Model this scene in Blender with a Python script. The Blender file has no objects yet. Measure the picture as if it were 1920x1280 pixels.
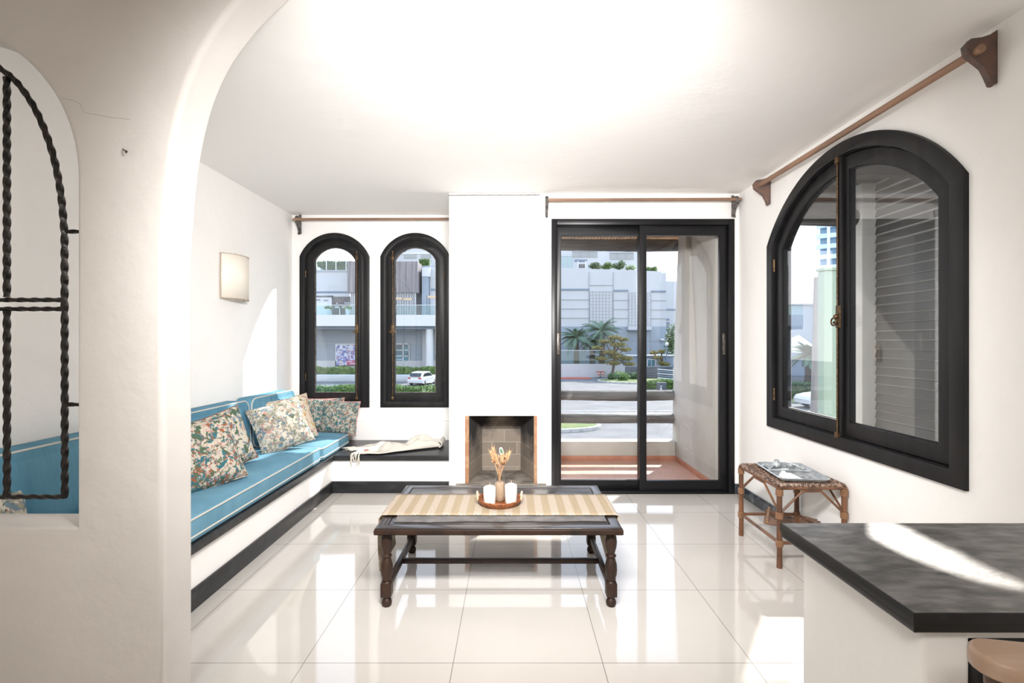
import bpy, bmesh, math, random
from mathutils import Vector, Matrix
from mathutils.geometry import tessellate_polygon
PI = math.pi
sc = bpy.context.scene
C = bpy.context.collection
R = math.radians

# ---------------------------------------------------------------- camera, world, sun, exposure
F = 955.0; EYE = 1.29
cam_d = bpy.data.cameras.new('camera'); cam = bpy.data.objects.new('camera', cam_d); C.objects.link(cam)
cam.location = (0, 0, EYE); cam.rotation_euler = (PI/2, 0, 0)
cam_d.sensor_width = 36.0; cam_d.lens = 36.0*F/1920.0; cam_d.clip_start = 0.05; cam_d.clip_end = 600
sc.camera = cam
sc.view_settings.view_transform = 'Standard'; sc.view_settings.look = 'None'
sc.view_settings.gamma = 1.0; sc.view_settings.use_curve_mapping = False
sc.view_settings.exposure = 1.0
sc.cycles.use_denoising = True
sc.cycles.max_bounces = 14; sc.cycles.diffuse_bounces = 8; sc.cycles.glossy_bounces = 6
sc.cycles.transparent_max_bounces = 24; sc.cycles.transmission_bounces = 8
sc.cycles.sample_clamp_indirect = 6.0; sc.cycles.caustics_reflective = False; sc.cycles.caustics_refractive = False

w = bpy.data.worlds.new('world'); sc.world = w; w.use_nodes = True
nt = w.node_tree; nt.nodes.clear()
wo = nt.nodes.new('ShaderNodeOutputWorld'); bg = nt.nodes.new('ShaderNodeBackground')
tc = nt.nodes.new('ShaderNodeTexCoord'); sep = nt.nodes.new('ShaderNodeSeparateXYZ'); cr = nt.nodes.new('ShaderNodeValToRGB')
nz = nt.nodes.new('ShaderNodeTexNoise'); nz.inputs['Scale'].default_value = 3.0; nz.inputs['Detail'].default_value = 6
mx = nt.nodes.new('ShaderNodeMix'); mx.data_type = 'RGBA'
nt.links.new(tc.outputs['Generated'], sep.inputs[0]); nt.links.new(sep.outputs['Z'], cr.inputs[0])
nt.links.new(tc.outputs['Generated'], nz.inputs['Vector'])
cr.color_ramp.elements[0].position = 0.0; cr.color_ramp.elements[0].color = (0.93, 0.93, 0.95, 1)
cr.color_ramp.elements[1].position = 0.7; cr.color_ramp.elements[1].color = (0.42, 0.62, 0.95, 1)
e = cr.color_ramp.elements.new(0.22); e.color = (0.80, 0.87, 0.98, 1)
nr = nt.nodes.new('ShaderNodeMapRange'); nr.inputs[1].default_value = .45; nr.inputs[2].default_value = .7; nr.inputs[4].default_value = .6
nt.links.new(nz.outputs[0], nr.inputs[0]); nt.links.new(nr.outputs[0], mx.inputs[0])
nt.links.new(cr.outputs[0], mx.inputs[6]); mx.inputs[7].default_value = (1, .98, .97, 1)
nt.links.new(mx.outputs[2], bg.inputs[0]); bg.inputs[1].default_value = 1.5
nt.links.new(bg.outputs[0], wo.inputs[0])

def light(name, kind, loc, rot, energy, color=(1, 1, 1), **kw):
    d = bpy.data.lights.new(name, kind); d.energy = energy; d.color = color
    for k, v in kw.items(): setattr(d, k, v)
    o = bpy.data.objects.new(name, d); C.objects.link(o); o.location = loc; o.rotation_euler = rot; return o
SUN_AZ, SUN_EL = 33.0, 38.0
sd = Vector((math.sin(R(SUN_AZ))*math.cos(R(SUN_EL)), math.cos(R(SUN_AZ))*math.cos(R(SUN_EL)), math.sin(R(SUN_EL))))
sun = light('sun', 'SUN', (6, 9, 12), (0, 0, 0), 5.2, (1.0, .95, .87), angle=R(0.8))
sun.rotation_euler = sd.to_track_quat('Z', 'Y').to_euler()
# added fill lights without fixtures, out of view, to brighten the interior
k1 = light('living_room_fill', 'AREA', (0.05, 0.86, 2.02), (0, 0, 0), 47, (1.0, .98, .97), shape='RECTANGLE', size=.8, size_y=.25, spread=R(116))
k1.rotation_euler = Vector((0.02, -1.0, 0.30)).to_track_quat('Z', 'Y').to_euler()
k2 = light('kitchen_fill', 'AREA', (-0.4, -1.0, 2.48), (0, 0, 0), 22, (1.0, .95, .90), shape='DISK', size=.6)

# ---------------------------------------------------------------- helpers
def P(px, py, Y): return Vector(((px-960)*Y/F, Y, EYE-(py-640)*Y/F))
def XW(px, Y): return (px-960)*Y/F
def ZW(py, Y): return EYE-(py-640)*Y/F

ORG = {}
def setp(o, label=None, cat=None, group=None, kind=None):
    if label: o['label'] = label
    if cat: o['category'] = cat
    if group: o['group'] = group
    if kind: o['kind'] = kind
    return o
def thing(name, label, cat, loc=(0, 0, 0), group=None, kind=None):
    o = bpy.data.objects.new(name, None); C.objects.link(o); o.location = loc
    o.empty_display_size = .05
    return setp(o, label, cat, group, kind)
def root_loc(o):
    while o.parent: o = o.parent
    return o.location.copy()
def obj(name, bm, m, parent=None, origin=None, smooth=True, recalc=True):
    """bmesh in world coordinates -> one mesh object (child of parent, or on its own)"""
    if recalc: bmesh.ops.recalc_face_normals(bm, faces=bm.faces)
    org = root_loc(parent) if parent else (Vector(origin) if origin is not None else Vector((0, 0, 0)))
    bmesh.ops.translate(bm, verts=bm.verts, vec=-org)
    me = bpy.data.meshes.new(name); bm.to_mesh(me); bm.free()
    for x in (m if isinstance(m, (list, tuple)) else [m]): me.materials.append(x)
    if smooth:
        me.polygons.foreach_set('use_smooth', [True]*len(me.polygons))
        try: me.set_sharp_from_angle(angle=R(38))
        except Exception: pass
    o = bpy.data.objects.new(name, me); C.objects.link(o)
    if parent: o.parent = parent
    else: o.location = org
    return o
def struct(name, bm, m, parent=None, label=None, smooth=True):
    o = obj(name, bm, m, parent, smooth=smooth)
    if not parent: setp(o, label, None, None, 'structure')
    return o
def dup(root, loc, label=None, group=None):
    r = root.copy(); C.objects.link(r); r.location = loc
    if label: r['label'] = label
    if group: r['group'] = group
    for ch in list(root.children):
        c = ch.copy(); C.objects.link(c); c.parent = r
        for g in ch.children:
            d = g.copy(); C.objects.link(d); d.parent = c
    return r
def B(): return bmesh.new()
def merge(bm, t):
    me = bpy.data.meshes.new('tmp'); t.to_mesh(me); t.free(); bm.from_mesh(me); bpy.data.meshes.remove(me)
def box(bm, lo, hi, bev=0.0, seg=2, M=None):
    t = B(); bmesh.ops.create_cube(t, size=1)
    lo = Vector(lo); hi = Vector(hi)
    for v in t.verts: v.co = Vector([(lo[i]+hi[i])/2 + v.co[i]*(hi[i]-lo[i]) for i in range(3)])
    if bev > 0: bmesh.ops.bevel(t, geom=list(t.edges), offset=bev, segments=seg, affect='EDGES', profile=.5, clamp_overlap=True)
    if M: bmesh.ops.transform(t, matrix=M, verts=t.verts)
    merge(bm, t); return bm
def frames(pts):
    pts = [Vector(p) for p in pts]; n = len(pts); T = []
    for i in range(n):
        a = pts[max(i-1, 0)]; b = pts[min(i+1, n-1)]; T.append((b-a).normalized())
    up = Vector((0, 0, 1)) if abs(T[0].z) < .9 else Vector((1, 0, 0))
    N = [(up - T[0]*up.dot(T[0])).normalized()]
    for i in range(1, n):
        v = N[-1] - T[i]*N[-1].dot(T[i]); N.append(v.normalized() if v.length > 1e-6 else N[-1])
    return pts, T, N
def tube(bm, pts, r, n=8, twist=0.0, sq=False, closed=False):
    """r: number or list; twist in radians per metre; sq: squarish section"""
    pts, T, N = frames(pts); rings = []; s = 0
    for i, p in enumerate(pts):
        if i: s += (p-pts[i-1]).length
        rr = r[i] if isinstance(r, (list, tuple)) else r
        Bv = T[i].cross(N[i]); ring = []
        for k in range(n):
            a = 2*PI*k/n + twist*s
            f = 1.0
            if sq:
                q = 2*PI*k/n; f = 1/max(abs(math.cos(q)), abs(math.sin(q)))**.85
                f = min(f, 1.28)
            ring.append(bm.verts.new(p + (N[i]*math.cos(a)+Bv*math.sin(a))*rr*f))
        rings.append(ring)
    for i in range(len(rings)-1):
        for k in range(n):
            bm.faces.new((rings[i][k], rings[i][(k+1) % n], rings[i+1][(k+1) % n], rings[i+1][k]))
    if closed:
        for k in range(n): bm.faces.new((rings[-1][k], rings[-1][(k+1) % n], rings[0][(k+1) % n], rings[0][k]))
    else:
        bm.faces.new(rings[0][::-1]); bm.faces.new(rings[-1])
    return bm
def line(a, b, n):
    a = Vector(a); b = Vector(b); return [a.lerp(b, i/n) for i in range(n+1)]
def lathe(bm, prof, c, n=24, axis='Z', cap=True):
    """prof: list of (r, z); c: base centre"""
    c = Vector(c); rings = []
    for r, z in prof:
        ring = []
        for k in range(n):
            a = 2*PI*k/n; u, v = r*math.cos(a), r*math.sin(a)
            ring.append(bm.verts.new(c + (Vector((u, v, z)) if axis == 'Z' else Vector((u, z, v)) if axis == 'Y' else Vector((z, u, v)))))
        rings.append(ring)
    for i in range(len(rings)-1):
        for k in range(n): bm.faces.new((rings[i][k], rings[i][(k+1) % n], rings[i+1][(k+1) % n], rings[i+1][k]))
    if cap: bm.faces.new(rings[0][::-1]); bm.faces.new(rings[-1])
    return bm
def ell(bm, c, r, seg=16, rings=10, M=None):
    t = B(); bmesh.ops.create_uvsphere(t, u_segments=seg, v_segments=rings, radius=1)
    r = (r, r, r) if isinstance(r, (int, float)) else r
    m = Matrix.Translation(Vector(c)) @ (M if M else Matrix()) @ Matrix.Diagonal((r[0], r[1], r[2], 1))
    bmesh.ops.transform(t, matrix=m, verts=t.verts); merge(bm, t); return bm
def area2(l): return sum(l[i][0]*l[(i+1) % len(l)][1]-l[(i+1) % len(l)][0]*l[i][1] for i in range(len(l)))
def offset(l, d):
    n = len(l); out = []
    for i in range(n):
        p0 = Vector(l[i-1]); p = Vector(l[i]); p1 = Vector(l[(i+1) % n])
        a = (p-p0).normalized(); b = (p1-p).normalized()
        na = Vector((-a.y, a.x)); nb = Vector((-b.y, b.x)); m = na+nb
        m = m/max(m.length, 1e-6); c = max(m.dot(na), .5)
        out.append(tuple(p+m*d/c))
    return out
MB_ = lambda Y: (lambda u, v, d: Vector((u, Y+d, v)))
MR_ = lambda X: (lambda u, v, d: Vector((X+d, u, v)))
ML_ = lambda X: (lambda u, v, d: Vector((X-d, u, v)))
MZ_ = lambda Z: (lambda u, v, d: Vector((u, v, Z-d)))
def plate(bm, loops, d0, d1, mp, r0=0.0, r1=0.0, seg=4, rh=True):
    """polygon (first loop) with holes (others), extruded from depth d0 to d1, edges rounded by r0 / r1"""
    ls = []
    for i, l in enumerate(loops):
        l = [tuple(p) for p in l]; ccw = area2(l) > 0
        if (i == 0) != ccw: l = l[::-1]
        ls.append(l)
    prof = []
    if r0 > 0: prof += [(d0+r0*(1-math.cos(t*PI/2/seg)), r0*(1-math.sin(t*PI/2/seg))) for t in range(seg+1)]
    else: prof += [(d0, 0)]
    if r1 > 0: prof += [(d1-r1*(1-math.cos(t*PI/2/seg)), r1*(1-math.sin(t*PI/2/seg))) for t in range(seg, -1, -1)]
    else: prof += [(d1, 0)]
    rings = [[] for _ in prof]
    for l in ls:
        for j, (d, ins) in enumerate(prof):
            rings[j].append([bm.verts.new(mp(u, v, d)) for (u, v) in (offset(l, ins) if ins > 1e-7 else l)])
    for j in range(len(prof)-1):
        for q in range(len(ls)):
            a, b = rings[j][q], rings[j+1][q]; n = len(a)
            for i in range(n): bm.faces.new((a[i], a[(i+1) % n], b[(i+1) % n], b[i]))
    for j in (0, -1):
        ins = prof[j][1]
        ps = [[Vector((u, v, 0)) for u, v in (offset(l, ins) if ins > 1e-7 else l)] for l in ls]
        flat = [v for r_ in rings[j] for v in r_]
        for t in tessellate_polygon(ps):
            if len(set(t)) == 3:
                try: bm.faces.new([flat[i] for i in t])
                except ValueError: pass
    return bm
def rect(u0, v0, u1, v1): return [(u0, v0), (u1, v0), (u1, v1), (u0, v1)]
def rrect(u0, v0, u1, v1, r, n=5):
    out = []
    for cx, cy, a0 in ((u1-r, v0+r, -90), (u1-r, v1-r, 0), (u0+r, v1-r, 90), (u0+r, v0+r, 180)):
        for k in range(n+1):
            a = R(a0+90*k/n); out.append((cx+r*math.cos(a), cy+r*math.sin(a)))
    return out
def arch(cx, hw, z0, ztop, Rr, off=0.0, n=28, lo=None):
    hw2 = hw-off; R2 = Rr-off; cz = ztop-Rr; a = math.acos(min(1, hw2/R2))
    pts = [(cx-hw2, z0+(off if lo is None else lo)), (cx+hw2, z0+(off if lo is None else lo))]
    for k in range(n+1):
        t = a + (PI-2*a)*k/n; pts.append((cx+R2*math.cos(t), cz+R2*math.sin(t)))
    return pts
def circ(cx, cy, r, n=24): return [(cx+r*math.cos(2*PI*k/n), cy+r*math.sin(2*PI*k/n)) for k in range(n)]

# ---------------------------------------------------------------- materials
def mat(name, col, rough=.6, metal=0.0, col2=None, nscale=5.0, nlo=.4, nhi=.65, bump=0.0, bscale=40.0, spec=.5, stretch=None, trans=0.0, coat=0.0, sss=0.0, detail=6, bdist=.01, emit=None):
    m = bpy.data.materials.new(name); m.use_nodes = True; t = m.node_tree; b = t.nodes['Principled BSDF']
    b.inputs['Base Color'].default_value = (*col, 1); b.inputs['Roughness'].default_value = rough; b.inputs['Metallic'].default_value = metal
    b.inputs['Specular IOR Level'].default_value = spec; b.inputs['Coat Weight'].default_value = coat
    b.inputs['Transmission Weight'].default_value = trans
    if sss: b.inputs['Subsurface Weight'].default_value = sss; b.inputs['Subsurface Radius'].default_value = (.02, .015, .01)
    tcn = t.nodes.new('ShaderNodeTexCoord'); mp = t.nodes.new('ShaderNodeMapping'); t.links.new(tcn.outputs['Object'], mp.inputs[0])
    if stretch: mp.inputs['Scale'].default_value = stretch
    if col2:
        n = t.nodes.new('ShaderNodeTexNoise'); n.inputs['Scale'].default_value = nscale; n.inputs['Detail'].default_value = detail
        t.links.new(mp.outputs[0], n.inputs['Vector'])
        r = t.nodes.new('ShaderNodeMapRange'); r.inputs[1].default_value = nlo; r.inputs[2].default_value = nhi; t.links.new(n.outputs[0], r.inputs[0])
        x = t.nodes.new('ShaderNodeMix'); x.data_type = 'RGBA'; t.links.new(r.outputs[0], x.inputs[0])
        x.inputs[6].default_value = (*col, 1); x.inputs[7].default_value = (*col2, 1); t.links.new(x.outputs[2], b.inputs['Base Color'])
    if bump:
        n2 = t.nodes.new('ShaderNodeTexNoise'); n2.inputs['Scale'].default_value = bscale; n2.inputs['Detail'].default_value = 5
        t.links.new(mp.outputs[0], n2.inputs['Vector'])
        bp = t.nodes.new('ShaderNodeBump'); bp.inputs['Strength'].default_value = bump; bp.inputs['Distance'].default_value = bdist
        t.links.new(n2.outputs[0], bp.inputs['Height']); t.links.new(bp.outputs[0], b.inputs['Normal'])
    return m
def N(t, kind, **kw):
    n = t.nodes.new(kind)
    for k, v in kw.items():
        if k in n.inputs: n.inputs[k].default_value = v
        else: setattr(n, k, v)
    return n
def mixc(t, fac, a, b):
    x = t.nodes.new('ShaderNodeMix'); x.data_type = 'RGBA'
    for s, v in ((0, fac), (6, a), (7, b)):
        if hasattr(v, 'links') or isinstance(v, bpy.types.NodeSocket): t.links.new(v, x.inputs[s])
        elif isinstance(v, (int, float)): x.inputs[s].default_value = v
        else: x.inputs[s].default_value = (*v, 1)
    return x.outputs[2]
def math_(t, op, a, b=None):
    x = t.nodes.new('ShaderNodeMath'); x.operation = op
    for s, v in ((0, a), (1, b)):
        if v is None: continue
        if isinstance(v, bpy.types.NodeSocket): t.links.new(v, x.inputs[s])
        else: x.inputs[s].default_value = v
    return x.outputs[0]

M = {}
M['plaster'] = mat('white_plaster', (.90, .89, .87), .75, col2=(.86, .85, .83), nscale=2.2, nlo=.5, nhi=.8, bump=.25, bscale=9, bdist=.02, spec=.2)
M['plaster_shaded'] = mat('shade_toned_plaster', (.63, .60, .57), .8, col2=(.57, .54, .51), nscale=2.5, nlo=.45, nhi=.8, bump=.35, bscale=7, bdist=.02, spec=.2)  # darker copy of the white plaster, shade of the arch pier put into the colour
M['ceiling'] = mat('ceiling_plaster', (.90, .885, .865), .85, bump=.2, bscale=6, bdist=.02, spec=.15)
M['black'] = mat('black_painted_wood', (.007, .007, .008), .42, spec=.28, col2=(.014, .0135, .0135), nscale=14, bump=.15, bscale=30, bdist=.003, stretch=(1, 1, .15))
M['black_alu'] = mat('black_aluminium', (.006, .006, .007), .35, spec=.3)
M['slate'] = mat('black_slate', (.018, .019, .021), .32, spec=.4, col2=(.05, .051, .053), nscale=18, nlo=.5, nhi=.85, bump=.25, bscale=60, bdist=.003, stretch=(.35, 1, 1))
M['counter'] = mat('worn_slate_counter', (.085, .083, .081), .42, spec=.5, col2=(.25, .243, .235), nscale=26, nlo=.38, nhi=.72, bump=.5, bscale=90, bdist=.002, stretch=(.55, 1.3, 1), detail=12)
M['counter_edge'] = mat('polished_black_slate', (.008, .008, .008), .35, spec=.4, col2=(.02, .02, .02), nscale=20, nlo=.6, nhi=.8)
M['marble'] = mat('dark_marble_skirting', (.045, .055, .065), .25, col2=(.20, .24, .27), nscale=12, nlo=.5, nhi=.75)
M['steel'] = mat('old_steel', (.18, .16, .14), .45, .9, col2=(.06, .055, .05), nscale=30)
M['brass'] = mat('aged_brass', (.16, .10, .05), .5, .8, col2=(.06, .04, .025), nscale=60)
M['silver'] = mat('tarnished_silver', (.62, .65, .67), .38, .55, col2=(.40, .43, .45), nscale=25, bump=.3, bscale=35, bdist=.003)
M['wood_dark'] = mat('dark_stained_wood', (.032, .014, .008), .42, spec=.35, col2=(.010, .006, .004), nscale=12, nlo=.35, nhi=.7, bump=.2, bscale=25, bdist=.002, stretch=(1, 1, .2))
M['wood_top'] = mat('ebony_table_top', (.020, .014, .012), .34, spec=.35, col2=(.045, .034, .029), nscale=8, nlo=.45, nhi=.7, bump=.12, bscale=20, bdist=.002, stretch=(.2, 1, 1), coat=.3)
M['wood_rod'] = mat('weathered_wood_rod', (.33, .19, .12), .55, col2=(.20, .12, .08), nscale=10, bump=.2, bscale=40, bdist=.002, stretch=(.2, .2, 1))
M['bracket_dark'] = mat('painted_iron_bracket', (.14, .12, .11), .6, col2=(.03, .03, .03), nscale=40, nlo=.4, nhi=.6)
M['bracket_wood'] = mat('rusty_bracket_wood', (.17, .095, .07), .65, col2=(.10, .08, .075), nscale=25, bump=.4, bscale=50, bdist=.003)
M['iron'] = mat('wrought_iron', (.018, .016, .015), .35, .6, col2=(.04, .033, .03), nscale=40, bump=.3, bscale=60, bdist=.002)
M['blue'] = mat('blue_cotton', (.12, .265, .36), .85, col2=(.15, .31, .41), nscale=3, bump=.55, bscale=7, bdist=.02, spec=.15, stretch=(1, 1.6, .6))
M['blue2'] = mat('blue_cotton_wrinkled', (.09, .23, .325), .85, col2=(.125, .285, .385), nscale=3, bump=.8, bscale=6, bdist=.03, spec=.15, stretch=(1, 2.0, .45))
M['piping'] = mat('cream_piping', (.60, .57, .51), .7)
M['throw'] = mat('cream_wool', (.64, .60, .53), .95, bump=.9, bscale=55, bdist=.006, spec=.1)
M['label_red'] = mat('woven_label', (.45, .16, .12), .8)
M['rattan'] = mat('brown_rattan', (.18, .080, .038), .4, col2=(.08, .036, .018), nscale=14, bump=.4, bscale=60, bdist=.002, stretch=(1, 1, .35))
M['rattan_pale'] = mat('pale_cane', (.27, .145, .075), .5, col2=(.20, .10, .055), nscale=18)
M['rattan_tray'] = mat('orange_wicker', (.27, .085, .025), .5, col2=(.12, .035, .012), nscale=80, bump=.6, bscale=150, bdist=.002)
M['bamboo'] = mat('bamboo_handle', (.62, .36, .22), .35, col2=(.75, .55, .42), nscale=30)
M['candle'] = mat('white_wax', (.74, .72, .69), .45, sss=.25)
M['wick'] = mat('wick', (.55, .42, .33), .8)
M['sand'] = mat('beige_ribbed_ceramic', (.36, .26, .18), .6)
M['dry'] = mat('dried_grass', (.50, .31, .16), .8, col2=(.38, .20, .10), nscale=30)
M['dry2'] = mat('dried_petals', (.45, .21, .10), .8, col2=(.60, .42, .30), nscale=40)
M['dry_green'] = mat('green_leaf', (.05, .14, .08), .6)
M['shade'] = mat('parchment', (.86, .79, .69), .7, col2=(.88, .83, .75), nscale=6)
M['shade_thread'] = mat('leather_thread', (.40, .28, .20), .8)
M['brick_edge'] = mat('orange_firebrick', (.33, .165, .085), .8, col2=(.42, .26, .155), nscale=16, bump=.4, bscale=50)
M['terracotta'] = mat('terracotta_trim', (.42, .17, .095), .6, col2=(.34, .13, .07), nscale=8)
M['ext_plaster'] = mat('weathered_stucco', (.46, .45, .42), .9, col2=(.36, .355, .32), nscale=2.2, nlo=.45, nhi=.75, bump=.5, bscale=16, bdist=.01, stretch=(1, 1, .45))
M['ext_strip'] = mat('yellowed_stucco', (.52, .50, .43), .9, col2=(.42, .42, .35), nscale=3, bump=.4, bscale=16)
M['log'] = mat('weathered_log', (.06, .062, .064), .8, col2=(.17, .172, .17), nscale=6, nlo=.4, nhi=.7, bump=.9, bscale=14, bdist=.015, stretch=(.25, 2, 2), detail=8)
M['cane_roof'] = mat('cane_ceiling', (.60, .33, .12), .6, col2=(.42, .20, .07), nscale=10, bump=.3, bscale=30, stretch=(1, .2, 1))
M['cane_dark'] = mat('old_roof_boards', (.04, .035, .03), .8, col2=(.085, .075, .065), nscale=5, nlo=.45, nhi=.7)
M['corr'] = mat('corrugated_sheet', (.085, .082, .078), .5, .1, col2=(.065, .062, .058), nscale=3)
M['switch'] = mat('beige_plastic', (.45, .36, .24), .4)
M['chair_wood'] = mat('pale_brown_wood', (.46, .34, .26), .4, col2=(.36, .24, .165), nscale=14, stretch=(.2, 1, 1))
M['chair_dark'] = mat('brown_wood', (.15, .085, .055), .5, col2=(.09, .05, .03), nscale=8)
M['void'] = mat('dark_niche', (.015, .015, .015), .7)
M['dark_mat'] = mat('dark_leather_mat', (.085, .08, .077), .55, col2=(.14, .13, .125), nscale=14, bump=.4, bscale=60, bdist=.002)
# outdoors
M['bl_white'] = mat('pale_render', (.455, .475, .49), .85, col2=(.41, .43, .45), nscale=.25, stretch=(1, 1, .3))
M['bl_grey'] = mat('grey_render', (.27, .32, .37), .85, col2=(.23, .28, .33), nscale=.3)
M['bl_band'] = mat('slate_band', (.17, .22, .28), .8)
M['bl_line'] = mat('panel_joint', (.34, .36, .38), .9)
M['bl_dark'] = mat('dark_shopfront', (.055, .06, .07), .4, col2=(.14, .13, .13), nscale=.8)
M['bl_clad'] = mat('grey_wood_cladding', (.25, .235, .23), .8, col2=(.15, .14, .15), nscale=4, nlo=.4, nhi=.6, stretch=(1, 1, .04))
M['bl_glass'] = mat('teal_window_glass', (.03, .16, .22), .15, col2=(.02, .05, .07), nscale=.7)
M['bl_winband'] = mat('grey_blinds', (.27, .29, .29), .6)
M['white_trim'] = mat('white_paint', (.54, .56, .575), .6)
M['awn'] = mat('tan_awning_wood', (.50, .38, .26), .7)
M['asphalt'] = mat('asphalt', (.115, .115, .116), .95, col2=(.15, .149, .147), nscale=.8, bump=.2, bscale=3)
M['paving'] = mat('pale_paving', (.20, .195, .19), .9, col2=(.17, .165, .16), nscale=1.2)
M['kerb'] = mat('kerb_stone', (.40, .40, .38), .9, col2=(.25, .25, .24), nscale=5)
M['grass'] = mat('lawn', (.085, .13, .035), .95, col2=(.15, .165, .055), nscale=3, bump=.5, bscale=20)
M['leaf'] = mat('hedge_leaf', (.055, .125, .022), .7, col2=(.14, .24, .05), nscale=2.5)
M['leaf2'] = mat('shrub_leaf', (.05, .10, .035), .7, col2=(.11, .17, .06), nscale=2)
M['palm'] = mat('palm_frond', (.07, .13, .085), .6, col2=(.14, .22, .15), nscale=1)
M['pine'] = mat('pine_needles', (.13, .135, .03), .8, col2=(.23, .19, .06), nscale=1.5)
M['bark'] = mat('bark', (.09, .065, .05), .9, col2=(.05, .04, .035), nscale=5)
M['carpaint'] = mat('white_car_paint', (.52, .54, .57), .25, coat=.5)
M['carglass'] = mat('car_glass', (.02, .025, .03), .08)
M['tyre'] = mat('tyre', (.02, .02, .02), .8)
M['lamp_red'] = mat('tail_lamp', (.45, .03, .02), .3)
M['fence'] = mat('dark_grey_boards', (.055, .065, .08), .7, col2=(.09, .10, .12), nscale=1)
M['red'] = mat('red_paint', (.42, .10, .07), .8)
M['tower'] = mat('tower_slab', (.45, .60, .72), .5)
M['tower_glass'] = mat('tower_glass', (.16, .30, .42), .15)
M['pole_green'] = mat('pale_green_concrete', (.25, .31, .23), .8)
M['pole_wood'] = mat('grey_pole_wood', (.24, .22, .20), .9, col2=(.16, .15, .14), nscale=3, stretch=(4, 4, .3))

def glass_mat(name, tint=(1, 1, 1), boost=1.0, rough=0.0, base=0.0):
    m = bpy.data.materials.new(name); m.use_nodes = True; t = m.node_tree; t.nodes.clear()
    o = t.nodes.new('ShaderNodeOutputMaterial'); tr = N(t, 'ShaderNodeBsdfTransparent', Color=(*tint, 1)); gl = N(t, 'ShaderNodeBsdfGlossy', Roughness=rough)
    fr = N(t, 'ShaderNodeFresnel'); geo = t.nodes.new('ShaderNodeNewGeometry'); t.links.new(math_(t, 'SUBTRACT', 1.5, math_(t, 'MULTIPLY', geo.outputs['Backfacing'], 1.5-1/1.5)), fr.inputs[0]); mxs = t.nodes.new('ShaderNodeMixShader')
    f = math_(t, 'ADD', math_(t, 'MULTIPLY', fr.outputs[0], boost), base)
    f = math_(t, 'MINIMUM', f, 1.0)
    t.links.new(f, mxs.inputs[0]); t.links.new(tr.outputs[0], mxs.inputs[1]); t.links.new(gl.outputs[0], mxs.inputs[2]); t.links.new(mxs.outputs[0], o.inputs[0])
    return m
M['glass'] = glass_mat('window_glass')
M['rail_glass'] = glass_mat('green_rail_glass', (.80, .90, .90), 1.0)
M['vase_glass'] = glass_mat('vase_glass', (.93, .92, .90), 1.0, .05, .05)

# floor: polished 60 cm porcelain tiles
m = mat('polished_porcelain', (.54, .51, .475), .05, spec=.6); t = m.node_tree; b = t.nodes['Principled BSDF']
tcn = t.nodes.new('ShaderNodeTexCoord'); mpn = t.nodes.new('ShaderNodeMapping'); t.links.new(tcn.outputs['Object'], mpn.inputs[0])
mpn.inputs['Location'].default_value = (.236+6, -2.045+6, 0)
bk = N(t, 'ShaderNodeTexBrick', Scale=1.0, offset=0.0, squash=1.0)
bk.inputs['Mortar Size'].default_value = .0016; bk.inputs['Brick Width'].default_value = .6; bk.inputs['Row Height'].default_value = .6; bk.inputs['Mortar Smooth'].default_value = .2
bk.inputs['Color1'].default_value = (.54, .51, .475, 1); bk.inputs['Color2'].default_value = (.52, .49, .455, 1); bk.inputs['Mortar'].default_value = (.18, .16, .14, 1)
t.links.new(mpn.outputs[0], bk.inputs['Vector'])
ns = N(t, 'ShaderNodeTexNoise', Scale=2.5, Detail=8.0); t.links.new(mpn.outputs[0], ns.inputs['Vector'])
mr = t.nodes.new('ShaderNodeMapRange'); mr.inputs[1].default_value = .4; mr.inputs[2].default_value = .7; t.links.new(ns.outputs[0], mr.inputs[0])
c2 = mixc(t, math_(t, 'MULTIPLY', mr.outputs[0], .18), bk.outputs[0], (.68, .65, .62)); t.links.new(c2, b.inputs['Base Color'])
M['floor'] = m
# terracotta balcony tiles laid on the diagonal
m = mat('terracotta_tiles', (.5, .27, .19), .55); t = m.node_tree; b = t.nodes['Principled BSDF']
tcn = t.nodes.new('ShaderNodeTexCoord'); mpn = t.nodes.new('ShaderNodeMapping'); t.links.new(tcn.outputs['Object'], mpn.inputs[0]); mpn.inputs['Rotation'].default_value = (0, 0, R(8))
bk = N(t, 'ShaderNodeTexBrick', Scale=1.0, offset=.5); bk.inputs['Mortar Size'].default_value = .003; bk.inputs['Brick Width'].default_value = .30; bk.inputs['Row Height'].default_value = .15
bk.inputs['Color1'].default_value = (.50, .27, .20, 1); bk.inputs['Color2'].default_value = (.45, .24, .17, 1); bk.inputs['Mortar'].default_value = (.33, .19, .15, 1)
t.links.new(mpn.outputs[0], bk.inputs['Vector']); t.links.new(bk.outputs[0], b.inputs['Base Color']); M['terra_tiles'] = m
# firebrick with soot stain
m = mat('sooty_firebrick', (.3, .25, .2), .9); t = m.node_tree; b = t.nodes['Principled BSDF']
tcn = t.nodes.new('ShaderNodeTexCoord'); sp = t.nodes.new('ShaderNodeSeparateXYZ'); t.links.new(tcn.outputs['Object'], sp.inputs[0])
cb = t.nodes.new('ShaderNodeCombineXYZ'); t.links.new(math_(t, 'ADD', sp.outputs[0], sp.outputs[1]), cb.inputs[0]); t.links.new(math_(t, 'ADD', sp.outputs[2], -.01), cb.inputs[1])
bk = N(t, 'ShaderNodeTexBrick', Scale=1.0, offset=.5); bk.inputs['Mortar Size'].default_value = .004; bk.inputs['Brick Width'].default_value = .23; bk.inputs['Row Height'].default_value = .115
bk.inputs['Color1'].default_value = (.27, .225, .18, 1); bk.inputs['Color2'].default_value = (.19, .16, .13, 1); bk.inputs['Mortar'].default_value = (.33, .29, .245, 1)
t.links.new(cb.outputs[0], bk.inputs['Vector'])
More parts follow.
